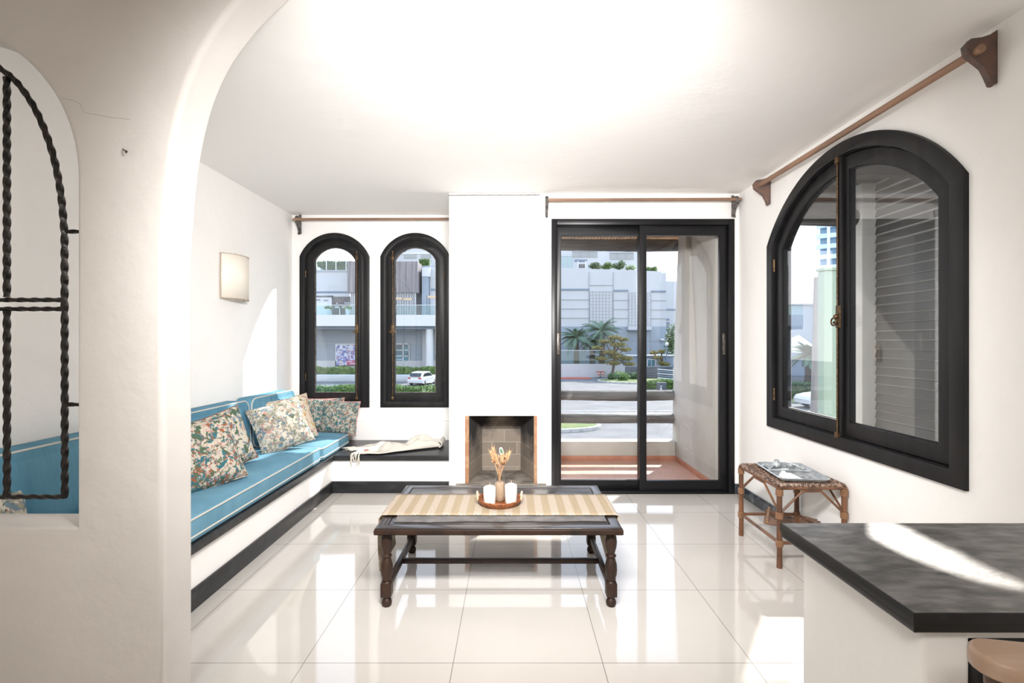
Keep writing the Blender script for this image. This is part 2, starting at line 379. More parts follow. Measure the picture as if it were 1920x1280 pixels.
ns = N(t, 'ShaderNodeTexNoise', Scale=7.0, Detail=8.0); t.links.new(tcn.outputs['Object'], ns.inputs['Vector'])
# soot: high up and towards the mouth sides
hgt = math_(t, 'MULTIPLY', math_(t, 'ADD', sp.outputs[2], -.36), 5.0)
side = math_(t, 'MULTIPLY', math_(t, 'ADD', math_(t, 'ABSOLUTE', math_(t, 'ADD', sp.outputs[0], -.007)), -.17), 5.0)
f = math_(t, 'ADD', math_(t, 'ADD', hgt, side), math_(t, 'MULTIPLY', math_(t, 'ADD', ns.outputs[0], -.5), 2.2)); f = math_(t, 'MINIMUM', math_(t, 'MAXIMUM', f, 0.0), 1.0)
c3 = mixc(t, f, bk.outputs[0], (.022, .022, .024)); t.links.new(c3, b.inputs['Base Color']); M['firebrick'] = m
# woven straw runner: UV u along the length in metres
m = mat('woven_straw', (.6, .45, .25), .8); t = m.node_tree; b = t.nodes['Principled BSDF']
uvn = t.nodes.new('ShaderNodeUVMap'); uvn.uv_map = 'UVMap'; sp = t.nodes.new('ShaderNodeSeparateXYZ'); t.links.new(uvn.outputs[0], sp.inputs[0])
band = math_(t, 'FRACT', math_(t, 'MULTIPLY', sp.outputs[0], 12.5)); isb = math_(t, 'GREATER_THAN', band, .5)
mpn = t.nodes.new('ShaderNodeMapping'); mpn.inputs['Scale'].default_value = (90, 45, 1); mpn.inputs['Rotation'].default_value = (0, 0, .5); t.links.new(uvn.outputs[0], mpn.inputs[0])
ck = N(t, 'ShaderNodeTexChecker', Scale=2.6); ck.inputs['Color1'].default_value = (.50, .44, .37, 1); ck.inputs['Color2'].default_value = (.23, .16, .105, 1); t.links.new(mpn.outputs[0], ck.inputs[0])
w1 = t.nodes.new('ShaderNodeTexNoise'); w1.inputs['Scale'].default_value = 1; mp3 = t.nodes.new('ShaderNodeMapping'); mp3.inputs['Scale'].default_value = (220, 3, 1); t.links.new(uvn.outputs[0], mp3.inputs[0]); t.links.new(mp3.outputs[0], w1.inputs['Vector'])
plain = mixc(t, w1.outputs[0], (.34, .275, .185), (.235, .18, .11)); t.links.new(mixc(t, isb, plain, ck.outputs[0]), b.inputs['Base Color'])
bp = N(t, 'ShaderNodeBump', Strength=.5, Distance=.003); t.links.new(w1.outputs[0], bp.inputs['Height']); t.links.new(bp.outputs[0], b.inputs['Normal']); M['straw'] = m
# floral pillow fabrics
def floral(name, base, cols, scale, seed):
    m = mat(name, base, .9, spec=.1); t = m.node_tree; b = t.nodes['Principled BSDF']
    tcn = t.nodes.new('ShaderNodeTexCoord'); mpn = t.nodes.new('ShaderNodeMapping'); mpn.inputs['Location'].default_value = (seed, seed*2, seed*3); t.links.new(tcn.outputs['Object'], mpn.inputs[0])
    dn = N(t, 'ShaderNodeTexNoise', Scale=scale*.6, Detail=3.0); t.links.new(mpn.outputs[0], dn.inputs['Vector'])
    vm = t.nodes.new('ShaderNodeVectorMath'); vm.operation = 'MULTIPLY_ADD'; t.links.new(dn.outputs[1], vm.inputs[0]); vm.inputs[1].default_value = (.10, .10, .10); t.links.new(mpn.outputs[0], vm.inputs[2])
    c = base
    for i, (col, thr) in enumerate(cols):
        n = N(t, 'ShaderNodeTexNoise', Scale=scale*(.8+.25*i), Detail=4.0); m2 = t.nodes.new('ShaderNodeMapping'); m2.inputs['Location'].default_value = (i*3.7, i*1.9, i*5.1)
        t.links.new(vm.outputs[0], m2.inputs[0]); t.links.new(m2.outputs[0], n.inputs['Vector'])
        r = t.nodes.new('ShaderNodeMapRange'); r.inputs[1].default_value = thr; r.inputs[2].default_value = thr+.035; t.links.new(n.outputs[0], r.inputs[0])
        c = mixc(t, r.outputs[0], c, col)
    t.links.new(c, b.inputs['Base Color'])
    n2 = N(t, 'ShaderNodeTexNoise', Scale=14.0, Detail=3.0); t.links.new(mpn.outputs[0], n2.inputs['Vector'])
    bp = N(t, 'ShaderNodeBump', Strength=.7, Distance=.02); t.links.new(n2.outputs[0], bp.inputs['Height']); t.links.new(bp.outputs[0], b.inputs['Normal'])
    return m
CR = (.50, .455, .38); TEAL = (.04, .14, .165); GRN = (.075, .12, .075); RUST = (.27, .10, .055); PINK = (.44, .24, .21); DUSK = (.15, .21, .25); OCH = (.50, .36, .16)
M['fl1'] = floral('floral_teal_cream', CR, [(TEAL, .50), (GRN, .54), (RUST, .57), (PINK, .59), (CR, .62)], 30, 1.3)
M['fl2'] = floral('floral_sage_cream', (.54, .49, .41), [(GRN, .52), (DUSK, .55), (RUST, .61)], 28, 5.1)
M['fl3'] = floral('floral_grey_cream', (.56, .51, .43), [((.30, .28, .22), .50), (DUSK, .55), (PINK, .60), (GRN, .61)], 28, 8.7)
M['fl4'] = floral('floral_peach', (.58, .50, .40), [(OCH, .55), (PINK, .57), (GRN, .60)], 26, 2.2)
M['fl5'] = floral('floral_dense_teal', (.38, .38, .33), [(TEAL, .48), (RUST, .58), (GRN, .55), (PINK, .59), (CR, .6)], 38, 3.9)
M['fl_back'] = floral('rust_pillow_edge', (.30, .14, .10), [((.18, .08, .06), .5), (OCH, .62)], 20, 6.6)
M['fl_pink'] = floral('pink_edge', (.70, .35, .33), [(TEAL, .55), (CR, .58)], 30, 6.6)
M['poster'] = floral('poster_print', (.12, .16, .45), [((.55, .60, .75), .47), ((.30, .12, .25), .57), ((.60, .50, .20), .60), ((.05, .25, .30), .61)], 5.0, 4.0)

# ================================================================= ROOM SHELL
XL, XR = -2.18, 1.925; YD = 4.32; YW = 5.053; CEIL = 2.544; Y0 = -3.0
bm = B(); box(bm, (-2.6, Y0-.2, -.12), (XR+.16, YD+.10, 0)); box(bm, (-2.6, YD+.10, -.12), (.335, 5.3, 0)); struct('floor', bm, M['floor'])
bm = B(); box(bm, (-2.6, Y0-.2, CEIL), (XR+.16, 5.3, CEIL+.2)); struct('ceiling', bm, M['ceiling'])
bm = B(); box(bm, (XL-.2, Y0, 0), (XL, YW, CEIL)); struct('wall_left', bm, M['plaster'])
bm = B(); box(bm, (XL-.2, Y0-.2, 0), (XR+.15, Y0, CEIL)); struct('wall_rear', bm, M['plaster_shaded'])

WINS = [(-1.757, .344, .639, 2.364, .37), (-.958, .344, .639, 2.364, .37)]
bm = B()
plate(bm, [rect(XL-.2, 0, .295, CEIL)] + [arch(*a, off=.03) for a in WINS], 0, .2, MB_(YW))
struct('wall_back', bm, M['plaster'])
bm = B(); box(bm, (XL, YW-.055, .0), (-.5, YW, .507), .006); struct('trim_1', bm, M['plaster'])
# door wall
DX0, DX1, DZ1 = .335, 1.883, 2.327
bm = B(); plate(bm, [[(.30, 0), (DX0, 0), (DX0, DZ1), (DX1, DZ1), (DX1, 0), (XR+.15, 0), (XR+.15, CEIL), (.30, CEIL)]], 0, .18, MB_(YD+.005)); struct('wall_door', bm, M['plaster'])
# right wall
W3 = (2.978, .833, .66, 2.445, 1.0)
bm = B(); plate(bm, [rect(Y0, 0, YD+.005, CEIL), arch(*W3, off=.03, n=40)], 0, .15, MR_(XR)); struct('wall_right', bm, M['plaster'])
# arch partition
YA, TA = 1.72, .16
pts = [(-1.177, -.02), (-1.177, 1.0), (-1.177, 1.45), (-1.175, 1.6), (-1.168, 1.72), (-1.158, 1.84), (-1.143, 1.96), (-1.118, 2.08), (-1.083, 2.19), (-1.035, 2.29), (-.97, 2.385), (-.90, 2.465), (-.83, 2.53), (-.76, 2.60), (-2.2, 2.60), (-2.2, -.02)]
def crv(p, a, b, n=4):  # catmull through a..b
    out = p[:a+1]
    for i in range(a, b):
        p0, p1, p2, p3 = [Vector(p[j]) for j in (i-1, i, i+1, i+2)]
        for k in range(1, n+1):
            s = k/n; q = .5*((2*p1)+(-p0+p2)*s+(2*p0-5*p1+4*p2-p3)*s*s+(-p0+3*p1-3*p2+p3)*s**3); out.append(tuple(q))
    return out + p[b+1:]
outer = crv(pts, 2, 12)
ocx, ocz, oR = -2.013, 1.848, .5385
hole = [(-2.15, .66), (ocx+oR, .66)] + [(ocx+oR*math.cos(R(a)), ocz+oR*math.sin(R(a))) for a in range(0, 96, 4)] + [(-2.10, 2.36), (-2.15, 2.26)]
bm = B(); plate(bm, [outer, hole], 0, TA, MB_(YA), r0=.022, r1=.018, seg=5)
struct('wall_arch', bm, M['plaster_shaded'])
# nail and crack on the pier
bm = B(); tube(bm, [P(230, 279, YA+.004), P(232, 281, YA-.012), P(236, 284, YA-.020)], .0022, 6); lathe(bm, [(.005, 0), (.005, .002)], P(236, 284, YA-.022), 8, axis='Y')
setp(obj('nail', bm, M['steel'], origin=P(232, 281, YA)), 'small bent nail sticking out of the plaster pier', 'nail')
bm = B(); cp = [(118, 184), (135, 188), (150, 194), (156, 210), (175, 214), (200, 219), (243, 224)]
tube(bm, [P(x, y, YA+.0002) for x, y in cp], .0006, 4); struct('trim_2', bm, M['steel'], label='hairline crack in the pier plaster')

# chimney breast + fireplace
fp = thing('fireplace', 'white plastered chimney breast with small sooty open hearth', 'fireplace', (-.1, YD, 0))
CX0, CX1 = -.534, .33; FZ0, FZ1 = .085, .66; FX0, FX1 = -.398, .213
bm = B(); plate(bm, [rect(CX0, 0, CX1, CEIL), rect(FX0, FZ0, FX1, FZ1)], 0, .12, MB_(YD-.012), r0=.006)
box(bm, (CX0, YD+.10, 0), (CX0+.05, YW, CEIL)); obj('chimney_breast', bm, M['plaster'], fp)
bm = B(); ix0, ix1 = FX0+.033, FX1-.027; ya, yb = YD-.006, 4.75
bm.free()
for x0, x1 in ((FX0, ix0), (ix1, FX1)): bm = B(); box(bm, (x0, ya, FZ0), (x1, ya+.10, FZ1)); obj('brick_edging', bm, M['brick_edge'], fp)
def quad(bm, a, b, c, d): return bm.faces.new([bm.verts.new(Vector(p)) for p in (a, b, c, d)])
bx0, bx1 = -.278, .08
bm = B(); quad(bm, (bx0, yb, FZ0), (bx1, yb, FZ0), (bx1, yb, .47), (bx0, yb, .47)); quad(bm, (bx0, yb, .47), (bx1, yb, .47), (bx1+.02, yb-.22, .80), (bx0-.02, yb-.22, .80)); obj('firebox_back', bm, M['firebrick'], fp, smooth=False)
for s in (0, 1):
    xa, xb = ((ix0, bx0), (ix1, bx1))[s]; xt = (bx0-.02, bx1+.02)[s]
    bm = B(); quad(bm, (xa, ya+.05, FZ0), (xb, yb, FZ0), (xb, yb, .47), (xa, ya+.05, .9)); quad(bm, (xa, ya+.05, .9), (xb, yb, .47), (xt, yb-.22, .80), (xa, ya+.06, .9)); obj('firebox_side', bm, M['firebrick'], fp, smooth=False)
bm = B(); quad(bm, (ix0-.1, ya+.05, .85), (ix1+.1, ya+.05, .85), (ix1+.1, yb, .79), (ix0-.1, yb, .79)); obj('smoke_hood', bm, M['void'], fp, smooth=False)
M['hearth'] = mat('dusty_hearth_brick', (.27, .235, .20), .9, col2=(.12, .105, .09), nscale=9, bump=.4, bscale=30)
bm = B(); box(bm, (CX0+.06, YD-.035, 0), (CX1-.04, yb+.03, FZ0+.004), .004); obj('hearth', bm, M['hearth'], fp)
# grey cable along the top of the chimney
bm = B(); tube(bm, [P(841, 366, YD-.02), P(900, 365.5, YD-.02), P(1012, 365, YD-.02)], .003, 6); setp(obj('cable', bm, M['steel'], origin=P(841, 366, YD)), 'thin grey cable along the ceiling line above chimney', 'cable')

# built-in bench
bench = thing('built_in_bench', 'L-shaped white masonry bench with black slate seat slab', 'bench', (-1.9, 3.2, 0))
bm = B(); box(bm, (XL+.001, YA+TA+.001, 0), (-1.54, YW-.057, .282)); box(bm, (-1.54, 4.345, 0), (CX0, YW-.057, .282)); obj('riser', bm, M['plaster'], bench)
bm = B(); plate(bm, [[(XL+.001, YA+TA+.001), (-1.51, YA+TA+.001), (-1.51, 4.312), (CX0, 4.312), (CX0, YW-.057), (XL+.001, YW-.057)]], 0, .043, MZ_(.325), r0=.004); obj('seat_slab', bm, M['slate'], bench)
bm = B(); box(bm, (-1.54, YA+TA, 0), (-1.525, 4.345, .10), .002); box(bm, (-1.54, 4.33, 0), (CX0, 4.345, .10), .002); struct('baseboard_left', bm, M['slate'])
bm = B(); box(bm, (XR-.014, 1.9, 0), (XR, YD, .085), .002); struct('baseboard_right', bm, M['marble'])
bm = B(); box(bm, (DX1+.003, YD-.012, 0), (XR-.014, YD+.004, .085), .002); struct('baseboard_back', bm, M['marble'])

# ================================================================= WINDOWS
def hinge(parent, a, b, r=.006):
    bm = B(); tube(bm, [a, b], r, 8); obj('hinge', bm, M['brass'], parent)
for i, a in enumerate(WINS):
    cx = a[0]; s = 1 if i == 0 else -1      # bolt side
    w_ = thing('window_%d' % (i+1), None, None, (cx, YW, a[2]), kind='structure')
    bm = B(); plate(bm, [arch(*a), arch(*a, off=.053)], -.022, .03, MB_(YW), r0=.004, seg=2)
    plate(bm, [arch(*a, off=.03), arch(*a, off=.062)], .0, .10, MB_(YW)); obj('window_casing', bm, M['black'], w_)
    sash_out = [(cx+(u-cx)*.985, v) for u, v in arch(*a, off=.060)]
    bm = B(); plate(bm, [arch(*a, off=.060), arch(*a, off=.143)], .004, .045, MB_(YW), r0=.005, seg=2)
    sh = obj('sash', bm, M['black'], w_)
    bm = B(); plate(bm, [arch(*a, off=.14)], .022, .026, MB_(YW)); obj('glass_pane', bm, M['glass'], sh)
    bm = B(); plate(bm, [arch(*a, off=.1425), arch(*a, off=.148)], .010, .022, MB_(YW)); obj('glazing_bead', bm, M['steel'], sh)
    bxx = cx + s*.222
    bm = B(); box(bm, (bxx-.014, YW-.012, .70), (bxx+.030*s if s > 0 else bxx+.014, YW+.006, 2.14) if s > 0 else (bxx+.014, YW+.006, 2.14), .003); obj('meeting_strip', bm, M['black'], w_)
    bm = B(); tube(bm, [(bxx, YW-.018, .72), (bxx, YW-.018, 2.17)], .0042, 8)
    box(bm, (bxx-.012, YW-.026, .715), (bxx+.012, YW-.010, .745), .002); box(bm, (bxx-.012, YW-.026, 2.10), (bxx+.012, YW-.010, 2.14), .002); ell(bm, (bxx, YW-.02, 2.175), (.009, .006, .014), 10, 6)
    bolt = obj('cremone_bolt', bm, M['brass'], w_)
    bm = B(); box(bm, (bxx-.014, YW-.024, 1.37), (bxx+.014, YW-.012, 1.46), .002); lathe(bm, [(.019, -.008), (.019, .004)], (bxx, YW-.028, 1.385), 16, axis='Y')
    box(bm, (bxx-.032, YW-.044, 1.378), (bxx+.032, YW-.034, 1.392), .004); tube(bm, [(bxx, YW-.04, 1.385), (bxx, YW-.012, 1.385)], .006, 8); obj('handle', bm, M['brass'], bolt)
    hx = cx - s*(.344-.056)
    for z in (.90, 1.92): hinge(w_, (hx, YW-.006, z), (hx, YW-.006, z+.07))

w3 = thing('window_3', None, None, (XR, W3[0], W3[2]), kind='structure')
bm = B(); plate(bm, [arch(*W3, n=40), arch(*W3, off=.075, n=40)], -.022, .03, MR_(XR), r0=.004, seg=2)
plate(bm, [arch(*W3, off=.03, n=40), arch(*W3, off=.078, n=40)], 0, .12, MR_(XR)); obj('window_casing', bm, M['black'], w3)
def half_arch(a, off, side, gap, n=24):
    cy, hw, z0, zt, Rr = a; hw2 = hw-off; R2 = Rr-off; cz = zt-Rr; a0 = math.acos(hw2/R2); am = math.acos(min(1, gap/R2))
    pts = [(cy+side*gap, z0+off), (cy+side*hw2, z0+off)]
    for k in range(n+1):
        t_ = a0+(am-a0)*k/n; pts.append((cy+side*R2*math.cos(t_), cz+R2*math.sin(t_)))
    return pts
for side in (-1, 1):   # -1 the sash nearer the camera
    bm = B(); ga = half_arch(W3, .082, side, .004); gb = half_arch(W3, .165, side, .052)
    plate(bm, [ga, gb], .006, .05, MR_(XR), r0=.005, seg=2); sh = obj('sash', bm, M['black'], w3)
    bm = B(); ang = R(1.6) if side == -1 else 0.0
    plate(bm, [half_arch(W3, .160, side, .048)], .028, .032, MR_(XR)); obj('glass_pane', bm, M['glass'], sh)
    bm = B(); plate(bm, [gb, half_arch(W3, .170, side, .057)], .016, .028, MR_(XR)); obj('glazing_bead', bm, M['black'], sh)
    hy = W3[0]+side*(.833-.078)
    for z in (.86, 1.80): hinge(w3, (XR-.004, hy, z), (XR-.004, hy, z+.09), .008)
bm = B(); box(bm, (XR-.014, W3[0]-.022, .735), (XR+.008, W3[0]+.022, 2.375), .004); obj('meeting_strip', bm, M['black'], w3)
bm = B(); tube(bm, [(XR-.018, W3[0]+.008, .72), (XR-.018, W3[0]+.008, 2.40)], .005, 8)
box(bm, (XR-.028, W3[0]-.012, .725), (XR-.012, W3[0]+.022, .76), .002); box(bm, (XR-.028, W3[0]-.008, 2.33), (XR-.012, W3[0]+.020, 2.37), .002)
bolt = obj('cremone_bolt', bm, M['brass'], w3)
bm = B(); yh = W3[0]-.005; box(bm, (XR-.026, yh-.018, 1.37), (XR-.014, yh+.018, 1.50), .002)
ringp = [(XR-.045, yh+.006+.022*math.cos(a), 1.405+.022*math.sin(a)) for a in [2*PI*k/20 for k in range(20)]]
tube(bm, ringp, .0045, 8, closed=True); ell(bm, (XR-.035, yh, 1.435), .014); tube(bm, [(XR-.02, yh, 1.40), (XR-.05, yh, 1.40)], .007, 8); obj('handle', bm, M['brass'], bolt)

# ================================================================= SLIDING DOOR
d1 = thing('door_1', None, None, (1.1, YD, 0), kind='structure')
bm = B()
box(bm, (DX0, YD-.015, 0), (DX0+.045, YD+.12, DZ1), .003); box(bm, (DX1-.05, YD-.015, 0), (DX1, YD+.12, DZ1), .003)
box(bm, (DX0+.045, YD-.015, DZ1-.05), (DX1-.05, YD+.12, DZ1), .003); box(bm, (DX0+.045, YD-.015, 0), (DX1-.05, YD+.12, .022), .003)
obj('door_frame', bm, M['black_alu'], d1)
def panel(x0, x1, y, lw, rw, bot, top, hx):
    bm = B(); plate(bm, [rect(x0, .022, x1, DZ1-.05), rect(x0+lw, bot, x1-rw, top)], 0, .038, MB_(y), r0=.003, seg=2)
    p = obj('sliding_panel', bm, M['black_alu'], d1)
    bm = B(); plate(bm, [rect(x0+lw-.005, bot-.005, x1-rw+.005, top+.005)], .017, .021, MB_(y)); obj('glass_pane', bm, M['glass'], p)
    bm = B(); box(bm, (hx-.012, y-.006, 1.18), (hx+.012, y+.002, 1.36), .002); box(bm, (hx-.005, y-.010, 1.22), (hx+.005, y-.004, 1.32), .001); obj('lock_handle', bm, M['steel'], p)
panel(DX0+.045, 1.135, YD+.055, .042, .05, .10, 2.198, DX0+.062)
panel(1.085, DX1-.05, YD+.012, .06, .065, .105, 2.195, DX1-.082)

# ================================================================= BALCONY AND OUTSIDE OF THE HOUSE
BX0, BX1 = .30, 1.80; BY1 = 5.60
bm = B(); box(bm, (-.2, YD+.10, -.14), (BX1+.28, BY1+.18, -.015)); struct('floor_balcony', bm, M['terra_tiles'])
bm = B(); box(bm, (BX0, BY1, -.015), (BX1, BY1+.18, .19), .012); struct('wall_parapet', bm, M['ext_plaster'])
bm = B()
box(bm, (BX0+.004, BY1-.012, -.015), (BX1-.002, BY1, .036), .002); box(bm, (BX1-.012, YD+.19, -.015), (BX1, BY1-.012, .036), .002); box(bm, (BX0, YD+.19, -.015), (BX0+.012, BY1-.012, .036), .002)
struct('baseboard_balcony', bm, M['terracotta'])
# balcony side wall with niche, outer end leaning inwards at the top
Yn0, Yn1 = 4.98, 5.16
side_out = [(YD+.19, -.14), (5.74, -.14), (5.72, .6), (5.66, 1.3), (5.58, 2.0), (5.52, 2.44), (YD+.19, 2.44)]
nich = [(Yn0, .87), (5.10, .87), (5.15, 1.15), (5.20, 1.6), (5.26, 2.0), (5.30, 2.40), (Yn0, 2.40)]
bm = B(); plate(bm, [side_out, nich], 0, .06, MR_(BX1), r0=.02, seg=3); plate(bm, [side_out], .06, .27, MR_(BX1)); struct('wall_balcony_right', bm, M['ext_plaster'])
bm = B(); plate(bm, [[(YD+.19, -.14), (5.74, -.14), (5.72, .6), (5.58, 2.0), (5.52, 2.44), (YD+.19, 2.44)]], 0, .05, ML_(BX0)); struct('wall_balcony_left', bm, M['ext_plaster'])
bm = B(); box(bm, (BX0, 4.98, 1.10), (BX0+.012, 5.08, 1.25), .004); box(bm, (BX0+.012, 5.01, 1.14), (BX0+.018, 5.05, 1.21), .002)
setp(obj('socket_plate', bm, M['switch'], origin=(BX0, 5.03, 1.17)), 'beige socket plate on the balcony stucco wall', 'socket')
def log(name, z, r, x0, x1, y, label, group, seed):
    rnd = random.Random(seed); n = 40; pts = []; rr = []
    for k in range(n+1):
        x = x0+(x1-x0)*k/n; pts.append((x, y+.008*math.sin(x*3+seed), z+.007*math.sin(x*2.3+seed*2))); rr.append(r*(1+.05*math.sin(x*5+seed)+rnd.uniform(-.02, .02)))
    rr[0] *= .9; rr[-1] *= .93; bm = B(); tube(bm, pts, rr, 16)
    return setp(obj(name, bm, M['log'], origin=((x0+x1)/2, y, z)), label, 'rail', group)
M['log2'] = mat('dark_beam_log', (.03, .028, .026), .8, col2=(.06, .056, .05), nscale=6, bump=.6, bscale=14)
log('log_rail', .692, .058, BX0-.05, 1.845, 5.69, 'upper weathered log rail across the balcony opening', None, 1)
log('log_rail', .432, .052, BX0-.05, 1.835, 5.69, 'lower weathered log rail above the balcony parapet', None, 4)
o = log('log_beam', 2.355, .068, BX0-.2, 1.86, 5.62, 'dark round log beam carrying the cane balcony ceiling', None, 7); o['category'] = 'beam'
bm = B(); rnd = random.Random(3); x = BX0-.1
while x < BX1+.1:
    tube(bm, [(x, YD+.19, 2.475+rnd.uniform(-.004, .004)), (x+.05, 5.95, 2.458)], .0155, 6); x += .037
setp(obj('cane_ceiling', bm, M['cane_roof'], origin=(1, 5, 2.47)), 'orange cane ceiling laid over the balcony beam', 'ceiling')
bm = B(); box(bm, (-.3, YD+.19, 2.50), (BX1+.28, 6.0, 2.54)); struct('trim_roof_board', bm, M['cane_dark'])
# covered passage beyond the arched window
XC = 3.02
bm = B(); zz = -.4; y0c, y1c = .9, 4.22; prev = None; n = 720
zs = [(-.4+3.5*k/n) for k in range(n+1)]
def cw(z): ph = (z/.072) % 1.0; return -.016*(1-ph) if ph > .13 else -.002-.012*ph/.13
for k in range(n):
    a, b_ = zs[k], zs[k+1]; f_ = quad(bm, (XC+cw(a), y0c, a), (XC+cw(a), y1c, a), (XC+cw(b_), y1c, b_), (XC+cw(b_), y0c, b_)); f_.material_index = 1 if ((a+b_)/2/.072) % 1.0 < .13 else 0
bmesh.ops.remove_doubles(bm, verts=bm.verts, dist=1e-5); box(bm, (XC+.005, y0c, -.4), (XC+.10, y1c, 3.1)); setp(obj('corrugated_wall', bm, [M['corr'], mat('slat_highlight', (.20, .195, .185), .5)], origin=(XC, 2.5, 0), recalc=False), 'dark horizontally ribbed metal wall beyond arched window', 'wall')  # second material paints bright highlight streaks on the slat ledges
bm = B(); box(bm, (XC-.12, 4.22, -.4), (XC+.2, 4.44, 2.7), .01); struct('wall_passage_pier', bm, M['ext_plaster'])
rf = thing('passage_roof', 'dark slatted board roof seen in the top of arched window', 'roof', (2.7, 3.2, 2.55))
bm = B(); y = .9
while y < 4.6: box(bm, (2.36, y, 2.60), (XC+.25, y+.13, 2.63)); y += .155
obj('roof_boards', bm, M['cane_dark'], rf)
bm = B(); box(bm, (2.10, 4.40, 2.36), (XC+.3, 4.46, 2.66)); obj('fascia', bm, M['cane_dark'], rf)
for yy in (1.5, 2.6, 3.7):
    bm = B(); box(bm, (2.30, yy, 2.50), (XC, yy+.08, 2.598)); obj('rafter', bm, M['cane_dark'], rf)
bm = B(); tube(bm, [(2.0, 4.32, 2.36), (XC+.1, 4.32, 2.33)], .075, 14); setp(obj('log_beam', bm, M['log2'], origin=(2.5, 4.32, 2.35)), 'dark log beam across the end of the passage', 'beam')
bm = B(); box(bm, (XR+.15, Y0, -.5), (XC+.3, 4.5, -.35)); struct('floor_passage', bm, M['paving'])

# ================================================================= CURTAIN RODS
def bracket_flat(mp, uu, zc, s=1.0):
    """scrolled side profile in the plane (distance from wall, z)"""
    pr = [(0, .075), (.02, .06), (.05, .05), (.085, .045), (.105, .02), (.10, -.01), (.075, -.03), (.045, -.055), (.03, -.085), (.022, -.105), (0, -.11)]
    return [(a*s, zc+b*s) for a, b in pr]
r1 = thing('curtain_rod', 'slim wooden curtain rod above the two narrow windows', 'curtain rod', (-1.3, 4.95, 2.5))
bm = B(); tube(bm, line((-2.13, 4.955, 2.478), (CX0, 4.955, 2.482), 6), .0125, 10); obj('rod', bm, M['wood_rod'], r1)
bm = B(); plate(bm, [[(YW-a*.95, z-0) for a, z in bracket_flat(None, 0, 2.47, 1.05)]], -.012, .012, lambda u, v, d: Vector((-2.10+d, u, v)), r0=.003, seg=2); ell(bm, (-2.10, YW-.03, 2.355), .013); obj('bracket', bm, M['bracket_dark'], r1)
r2 = thing('curtain_rod', 'wooden curtain rod above the sliding glass door', 'curtain rod', (1.1, 4.23, 2.5))
bm = B(); tube(bm, line((.29, 4.235, 2.466), (1.905, 4.235, 2.472), 6), .0135, 10); obj('rod', bm, M['wood_rod'], r2)
for xx in (.292, 1.872):
    bm = B(); plate(bm, [[(YD+.004-a, z) for a, z in bracket_flat(None, 0, 2.455, 1.0)]], -.011, .011, lambda u, v, d: Vector((xx+d, u, v)), r0=.003, seg=2); ell(bm, (xx, YD-.03, 2.345), .012); obj('bracket', bm, M['bracket_dark'], r2)
r3 = thing('curtain_rod', 'long wooden curtain rod on right wall above arched window', 'curtain rod', (1.83, 3, 2.45))
bm = B(); tube(bm, line((1.838, 1.99, 2.437), (1.838, 3.84, 2.452), 8), .0165, 12); obj('rod', bm, M['wood_rod'], r3)
for yy in (2.03, 3.80):
    bm = B(); plate(bm, [[(XR-a*1.05, z) for a, z in bracket_flat(None, 0, 2.44, 1.15)]], -.013, .013, MB_(yy), r0=.004, seg=2); ell(bm, (XR-.02, yy, 2.315), .013); obj('bracket', bm, M['bracket_wood'], r3)

# ================================================================= WALL SCONCE
s1 = thing('wall_sconce', 'cream parchment half-round wall lamp with stitched edges', 'lamp', (XL, 3.96, 1.78))
bm = B(); n = 16; yc, hw, dep = 3.955, .165, .10
def scp(t_, z): return Vector((XL+.006+dep*math.sin(t_), yc-hw*math.cos(t_), z))
for k in range(n):
    a, b_ = PI*k/n, PI*(k+1)/n; quad(bm, scp(a, 1.615), scp(b_, 1.615), scp(b_, 1.95), scp(a, 1.95))
bmesh.ops.remove_doubles(bm, verts=bm.verts, dist=1e-5); sh = obj('lamp_shade', bm, M['shade'], s1)
sol = sh.modifiers.new('solid', 'SOLIDIFY'); sol.thickness = .003
bm = B()
for z in (1.615, 1.95):
    p_ = [scp(PI*k/48, z)+Vector((0, 0, .005*math.sin(k*PI))) for k in range(49)]
    tube(bm, [Vector((q.x+.002*math.sin(i*2.1), q.y, q.z+.004*math.sin(i*2.1))) for i, q in enumerate(p_)], .0022, 5)
for t_ in (0.03, PI-.03):
    tube(bm, [scp(t_, 1.615+.335*k/36)+Vector((.002+.004*math.sin(k*2.1), 0, 0)) for k in range(37)], .0024, 5)
obj('stitching', bm, M['shade_thread'], sh)
bm = B(); lathe(bm, [(.02, 0), (.02, .05), (.012, .06)], (XL+.045, yc, 1.70), 12); ell(bm, (XL+.045, yc, 1.79), (.028, .028, .035)); box(bm, (XL, yc-.03, 1.68), (XL+.045, yc+.03, 1.72), .003); obj('bulb_holder', bm, M['candle'], s1)

# ================================================================= IRON GRILLE
g = thing('iron_grille', 'black twisted wrought-iron grille in the arched opening', 'grille', (-1.75, 1.79, .7)); YG = 1.79
def bar(pts, r=.0088):
    q_ = [Vector(p) for p in pts]; pts = []
    for a_, b2 in zip(q_, q_[1:]):
        m_ = max(1, int((b2-a_).length/.006)); pts += [a_.lerp(b2, k/m_) for k in range(m_)]
    pts.append(q_[-1]); bm = B(); tube(bm, pts, r, 8, twist=34, sq=True); obj('bar', bm, M['iron'], g)
GX1 = XW(121.5, YG); gx0 = XW(13, YG); gz0 = ZW(931, YG)
arc = [(XW(x, YG), YG, ZW(y, YG)) for x, y in ((-120, 62), (-60, 90), (0, 128), (35, 158), (70, 212), (98, 285), (114, 362), (121, 440))]
arc = [Vector(a) for a in arc]; fine = []
for i in range(len(arc)-1):
    p0, p1, p2, p3 = arc[max(i-1, 0)], arc[i], arc[i+1], arc[min(i+2, len(arc)-1)]
    for k in range(6):
        s = k/6; fine.append(.5*((2*p1)+(-p0+p2)*s+(2*p0-5*p1+4*p2-p3)*s*s+(-p0+3*p1-3*p2+p3)*s**3))
fine += line(arc[-1], (GX1, YG, gz0-.004), 40); bar(fine)
